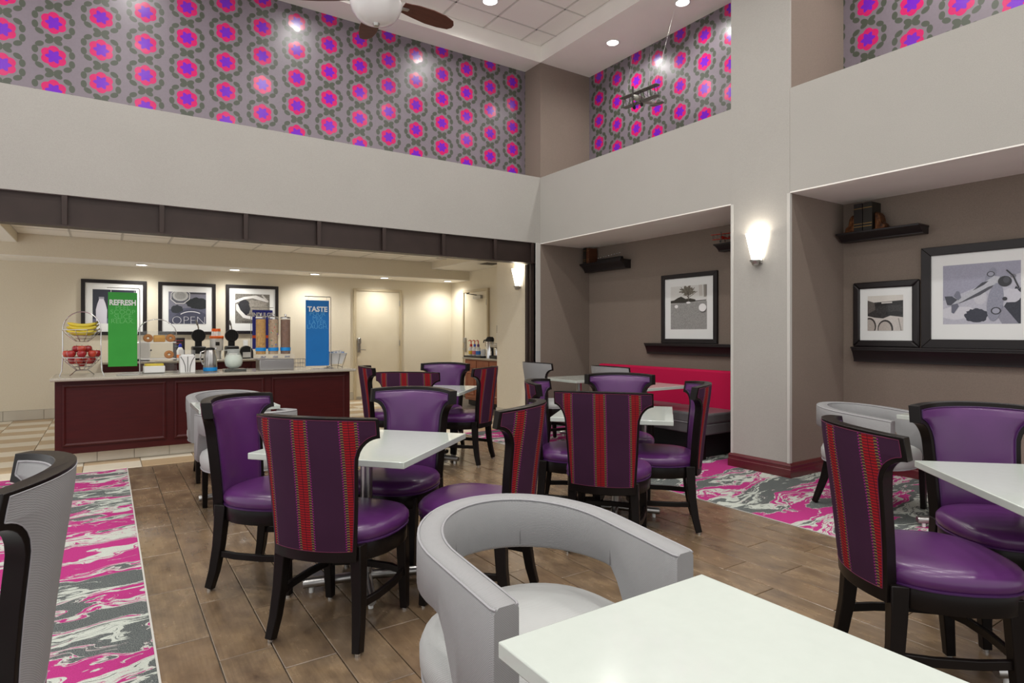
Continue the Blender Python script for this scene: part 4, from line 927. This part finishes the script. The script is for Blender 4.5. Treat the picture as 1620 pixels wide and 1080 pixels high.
for k in range(3): B(-.185+.135*k,-.125+.135*k,-.136,-.12,.145,.17).obj('turn_knob', M_chrome, cd, bevel=.004)
def speck(name, a, b, s): 
    m = Mat(name, rgb(*a), .8); m.mottle(rgb(*b), s, 4); m.bump(m.noise(scale=s, detail=3), .8, .01); return m
CER = [speck('corn_flakes',(214,164,52),(150,96,24),55), speck('fruit_rings',(196,168,132),(150,122,92),55), speck('chocolate_cereal',(136,88,50),(84,50,28),55)]
M_cyan = Mat('blue_label', rgb(24,140,214), .5)
for k in range(3):
    x = -.155+.14*k; 
    tu = MB().lathe([(.058,.185),(.058,.615),(.055,.615),(.055,.185)], 26, (x,0,0), caps=False).obj('tube', M_tubeac, cd)
    MB().lathe([(.054,.187),(.054,.60)], 26, (x,0,0)).obj('cereal', CER[k], tu)
    MB().lathe([(.059,.225),(.0595,.225),(.0595,.265),(.059,.265)], 26, (x,0,0), caps=False).obj('label_band', M_cyan, tu)
    MB().lathe([(.06,.612),(.06,.624),(.05,.632),(.01,.636),(.008,.646),(.016,.652),(.014,.662),(.002,.664)], 22, (x,0,0)).obj('lid', M_chrome, tu)
RC = random.Random(3)
for k in range(14):
    q = -PI/2+RC.uniform(-1.2,1.2); z = RC.uniform(.28,.58); MB().sphere((-.015+.0545*math.cos(q), .0545*math.sin(q), z), .007, 6, 4).obj('candy_piece', ink([(60,150,120),(196,60,60),(90,110,190),(190,190,60)][k % 4]), cd)
gl = thing('glass_tumbler_rack', 'small clear wire rack between the cereal dispenser and blue banner', 'rack', (1.965,7.66,ZT))
for z in (.02,.07,.12): MB().tube([(-.06,-.05,z),(.06,-.05,z),(.06,.05,z),(-.06,.05,z)], .0025, 5, loop=True).obj('wire_ring', M_chrome, gl)
for x in (-.06,0,.06):
    for y in (-.05,.05): MB().tube([(x,y,0),(x,y,.125)], .0025, 5).obj('wire_post', M_chrome, gl)
tb = thing('packet_tub', 'white slanted tub of packets in a wire stand beside the blue banner', 'tub', (2.40,7.72,ZT))
MB().rings([[(-.10,-.07,.045),(.10,-.07,.045),(.10,.07,.045),(-.10,.07,.045)],[(-.145,-.10,.17),(.145,-.10,.17),(.145,.10,.17),(-.145,.10,.17)],[(-.16,-.115,.185),(.16,-.115,.185),(.16,.115,.185),(-.16,.115,.185)],[(-.15,-.105,.185),(.15,-.105,.185),(.15,.105,.185),(-.15,.105,.185)],[(-.142,-.097,.164),(.142,-.097,.164),(.142,.097,.164),(-.142,.097,.164)]], caps=True).obj('tub', M_plwhite, tb, bevel=.004)
for x in (-.1,-.04,.04,.1):
    MB().tube([(x*.9,-.085,.0),(x*1.1,-.09,.05),(x*1.4,-.122,.18)], .003, 5).obj('stand_wire', M_dmetal, tb)
MB().tube([(-.1,-.085,.004),(-.03,-.085,.03),(.03,-.085,.03),(.1,-.085,.004)], .003, 5).obj('stand_wire', M_dmetal, tb)
M_pk = [ink((226,230,240)), ink((150,176,222)), ink((240,240,240))]
for k in range(15):
    o = MB().lathe([(.016,0),(.02,.022),(.022,.024)], 10).obj('creamer_cup', M_pk[k % 3], loc=(2.40-.11+.055*(k % 5), 7.66+.055*(k//5), ZT+.165+.012*((k*7) % 3)))
    tag(o, 'small white and blue creamer cup heaped in the packet tub', 'creamer', 'creamers in the packet tub')

# ------------------------------------------------------------------ things on the back counter
def waffle(x, label):
    t = thing('waffle_iron', label, 'waffle iron', (x, 11.15, ZT), 0, 'waffle irons on the back counter')
    B(-.10,.10,-.12,.12,0,.22).obj('base', M_rubber, t, bevel=.02); B(-.065,.065,-.128,-.118,.03,.10).obj('label_card', M_paper, t, smooth=False)
    B(-.05,.05,.0,.06,.21,.31).obj('hinge_post', M_rubber, t, bevel=.008)
    pl = MB().lathe([(.002,.0),(.10,.0),(.105,.01),(.105,.05),(.09,.06),(.002,.06)], 28, (0,-.02,.395), axis='y').obj('upper_plate', M_rubber, t)
    for k in range(-3,4):
        L_ = math.sqrt(max(0,.095**2-(.028*k)**2)); MB().box(.028*k-.003,.028*k+.003,-.027,-.019,.395-L_,.395+L_).box(-L_,L_,-.027,-.019,.395+.028*k-.003,.395+.028*k+.003).obj('grid_rib', M_rubber, pl, smooth=False)
    MB().tube([(0,.01,.49),(-.005,.0,.54),(-.02,-.02,.58)], .01, 8).obj('handle_rod', M_steel, t); MB().tube([(-.018,-.018,.57),(-.04,-.03,.65)], [.016,.013], 10).obj('grip', Mat('grey_grip', rgb(110,108,108), .5), t)
    return t
waffle(1.255, 'black round waffle iron standing open beside the small dark menu sign'); waffle(1.755, 'black round waffle iron standing open on the cereal side of the cup dispenser')
cu = thing('cup_dispenser', 'white cup dispenser with an orange band between the waffle irons', 'dispenser', (1.53,11.2,ZT))
MB().lathe([(.07,0),(.07,.14),(.10,.15),(.105,.36),(.10,.365)], 26).obj('canister', M_plwhite, cu); MB().lathe([(.104,.345),(.108,.35),(.108,.385),(.104,.39)], 26, caps=False).obj('orange_band', Mat('orange_plastic', rgb(238,110,40), .4), cu)
B(-.03,.03,-.108,-.10,.23,.29).obj('logo_patch', M_dmetal, cu, smooth=False)
for k, (x, y) in enumerate(((-.046,0),(.024,-.041),(.024,.041))):
    o = thing('paper_cup', 'white paper cup with orange base upturned on the cup dispenser', 'cup', (1.53+x,11.2+y,ZT+.366), 0, 'cups on the dispenser')
    MB().lathe([(.038,0),(.03,.10)], 18).obj('cup', M_plwhite, o); MB().lathe([(.031,.098),(.029,.145),(.002,.146)], 18).obj('orange_base', Mat('orange_cup', rgb(240,106,30), .4), o)
ms = thing('menu_sign', 'small dark chalk menu sign beside the waffle iron', 'sign', (.975,11.2,ZT))
B(-.085,.085,-.008,.008,0,.36).obj('board', Mat('chalk_board', rgb(56,50,52), .7).mottle(rgb(70,60,62), 20), ms, bevel=.003); B(-.08,.08,-.05,.05,0,.006).obj('foot', M_rubber, ms, smooth=False)
for i, (s, c) in enumerate((('Welcome',(196,60,60)),('Waffles',(190,90,90)),('for you',(120,150,180)))): 
    pass
for i in range(3): B(-.06,.06-.02*i,-.0095,-.008,.31-.045*i,.32-.045*i).obj('chalk_line', ink([(190,60,64),(186,96,96),(110,150,176)][i]), ms, smooth=False)
bt_ = thing('syrup_bottle', 'white bottle with a blue cap in front of the menu sign', 'bottle', (.985,11.1,ZT))
MB().lathe([(.045,0),(.05,.01),(.05,.16),(.03,.20),(.022,.21)], 18).obj('bottle', M_plwhite, bt_); MB().lathe([(.024,.21),(.024,.24),(.012,.265),(.002,.267)], 14).obj('cap', Mat('blue_cap', rgb(40,60,190), .4), bt_); MB().lathe([(.0505,.04),(.0505,.09)], 18, caps=False).obj('label', ink((236,130,60)), bt_)
jm = thing('napkin_box', 'black half round napkin box behind the glass pitcher', 'dispenser', (2.0,11.27,ZT))
MB().prism([(-.11,0),(.11,0),(.11,.08)]+el(0,.10,.11,.12,10,0,0,180)+[(-.11,.08)], -.05,.05, lambda u, v, d: (u, d, v)).obj('shell', M_rubber, jm, bevel=.004); B(-.06,.07,-.056,-.05,.02,.11).obj('label_card', M_paper, jm, smooth=False)
oj = thing('wall_outlet', 'white electrical outlet on the beige wall behind the cereal dispenser', 'outlet', (2.05,YB,1.12))
B(-.04,.04,-.008,0,-.06,.06).obj('plate', M_plwhite, oj, bevel=.002); B(-.016,.016,-.011,-.006,-.04,.04).obj('socket', M_paper, oj, bevel=.002)
jd = thing('bread_toaster', 'white toaster behind the green banner on the back counter', 'toaster', (.37,11.2,ZT))
B(-.20,.20,-.13,.13,.03,.30).obj('body', M_plwhite, jd, bevel=.02); B(-.19,.19,-.12,.12,0,.03).obj('foot', M_rubber, jd, smooth=False); B(-.15,.15,-.02,.02,.296,.303).obj('slot', M_rubber, jd, smooth=False); B(.20,.225,-.02,.02,.15,.18).obj('lever', M_rubber, jd, bevel=.004)

# ------------------------------------------------------------------ things on the coffee cabinet
ty = B(-.13,.13,-.30,.30,0,.03).obj('serving_tray', M_rubber, bevel=.006, loc=(5.57,9.46,ZT)); tag(ty, 'black tray under the three pump bottles', 'tray')
for k, (y, c1, c2, nm) in enumerate(((9.69,(238,200,40),(216,60,40),'yellow'),(9.56,(230,120,130),(60,90,200),'pink'),(9.43,(40,120,210),(90,40,120),'blue'))):
    t = thing('pump_bottle', '%s labelled syrup bottle with red pump on the black tray' % nm, 'bottle', (5.56,y,ZT+.031))
    MB().lathe([(.042,0),(.046,.01),(.046,.12),(.025,.155),(.018,.16)], 18).obj('bottle', M_plwhite, t); MB().lathe([(.0467,.02),(.0467,.085)], 18, caps=False).obj('label', ink(c1), t); MB().lathe([(.024,.16),(.024,.20),(.01,.21)], 14).obj('collar', ink(c2), t)
    MB().tube([(0,0,.2),(0,0,.265),(-.01,.015,.275),(-.02,.06,.262)], [.008,.01,.01,.007], 8).obj('pump', M_tred, t)
cp = thing('white_canister', 'white paper canister between pump bottles and coffee airpot', 'canister', (5.57,9.27,ZT+.031)); MB().lathe([(.04,0),(.05,.11)], 18).obj('cup', M_plwhite, cp); MB().lathe([(.052,.108),(.052,.118),(.002,.12)], 18).obj('lid', M_paper, cp)
ap = thing('coffee_airpot', 'stainless coffee airpot with black lid and handle', 'airpot', (5.58,9.06,ZT))
MB().lathe([(.075,0),(.075,.27),(.06,.30)], 24).obj('body', M_chrome, ap); MB().lathe([(.07,.29),(.072,.34),(.05,.37),(.002,.375)], 24).obj('lid', M_rubber, ap); MB().tube([(0,.06,.33),(0,.13,.32),(0,.14,.2)], .012, 8).obj('handle', M_rubber, ap); MB().tube([(-.06,0,.32),(-.12,0,.31),(-.13,0,.27)], .012, 8).obj('spout', M_rubber, ap)
cm_ = thing('coffee_machine', 'tall black and steel coffee machine beside the passage wall', 'coffee machine', (5.66,8.76,ZT))
B(-.16,.16,-.14,.20,0,.05).obj('drip_tray', M_rubber, cm_, bevel=.006); B(0,.16,-.14,.20,.05,.20).obj('body', M_rubber, cm_, bevel=.01); B(-.15,.16,-.14,.20,.19,.25).obj('head', M_steel, cm_, bevel=.01); MB().lathe([(.045,.05),(.05,.15),(.035,.19)], 18, (-.08,.05,0)).obj('pot', M_chrome, cm_)
ns = thing('notice_sheet', 'white coffee notice sheet with dark red header standing on the coffee machine', 'sign', (5.66,8.87,ZT+.251))
B(-.004,.004,-.09,.09,0,.32).obj('sheet', M_paper, ns, smooth=False); B(-.006,-.004,-.09,.09,.22,.32).obj('header', M_rubber, ns, smooth=False); B(-.006,-.004,-.09,.09,.19,.22).obj('red_strip', ink((120,30,50)), ns, smooth=False); B(-.006,-.004,-.02,.06,.09,.14).obj('graphic', M_dmetal, ns, smooth=False); B(-.04,.04,-.1,.1,0,.006).obj('foot', M_rubber, ns, smooth=False)
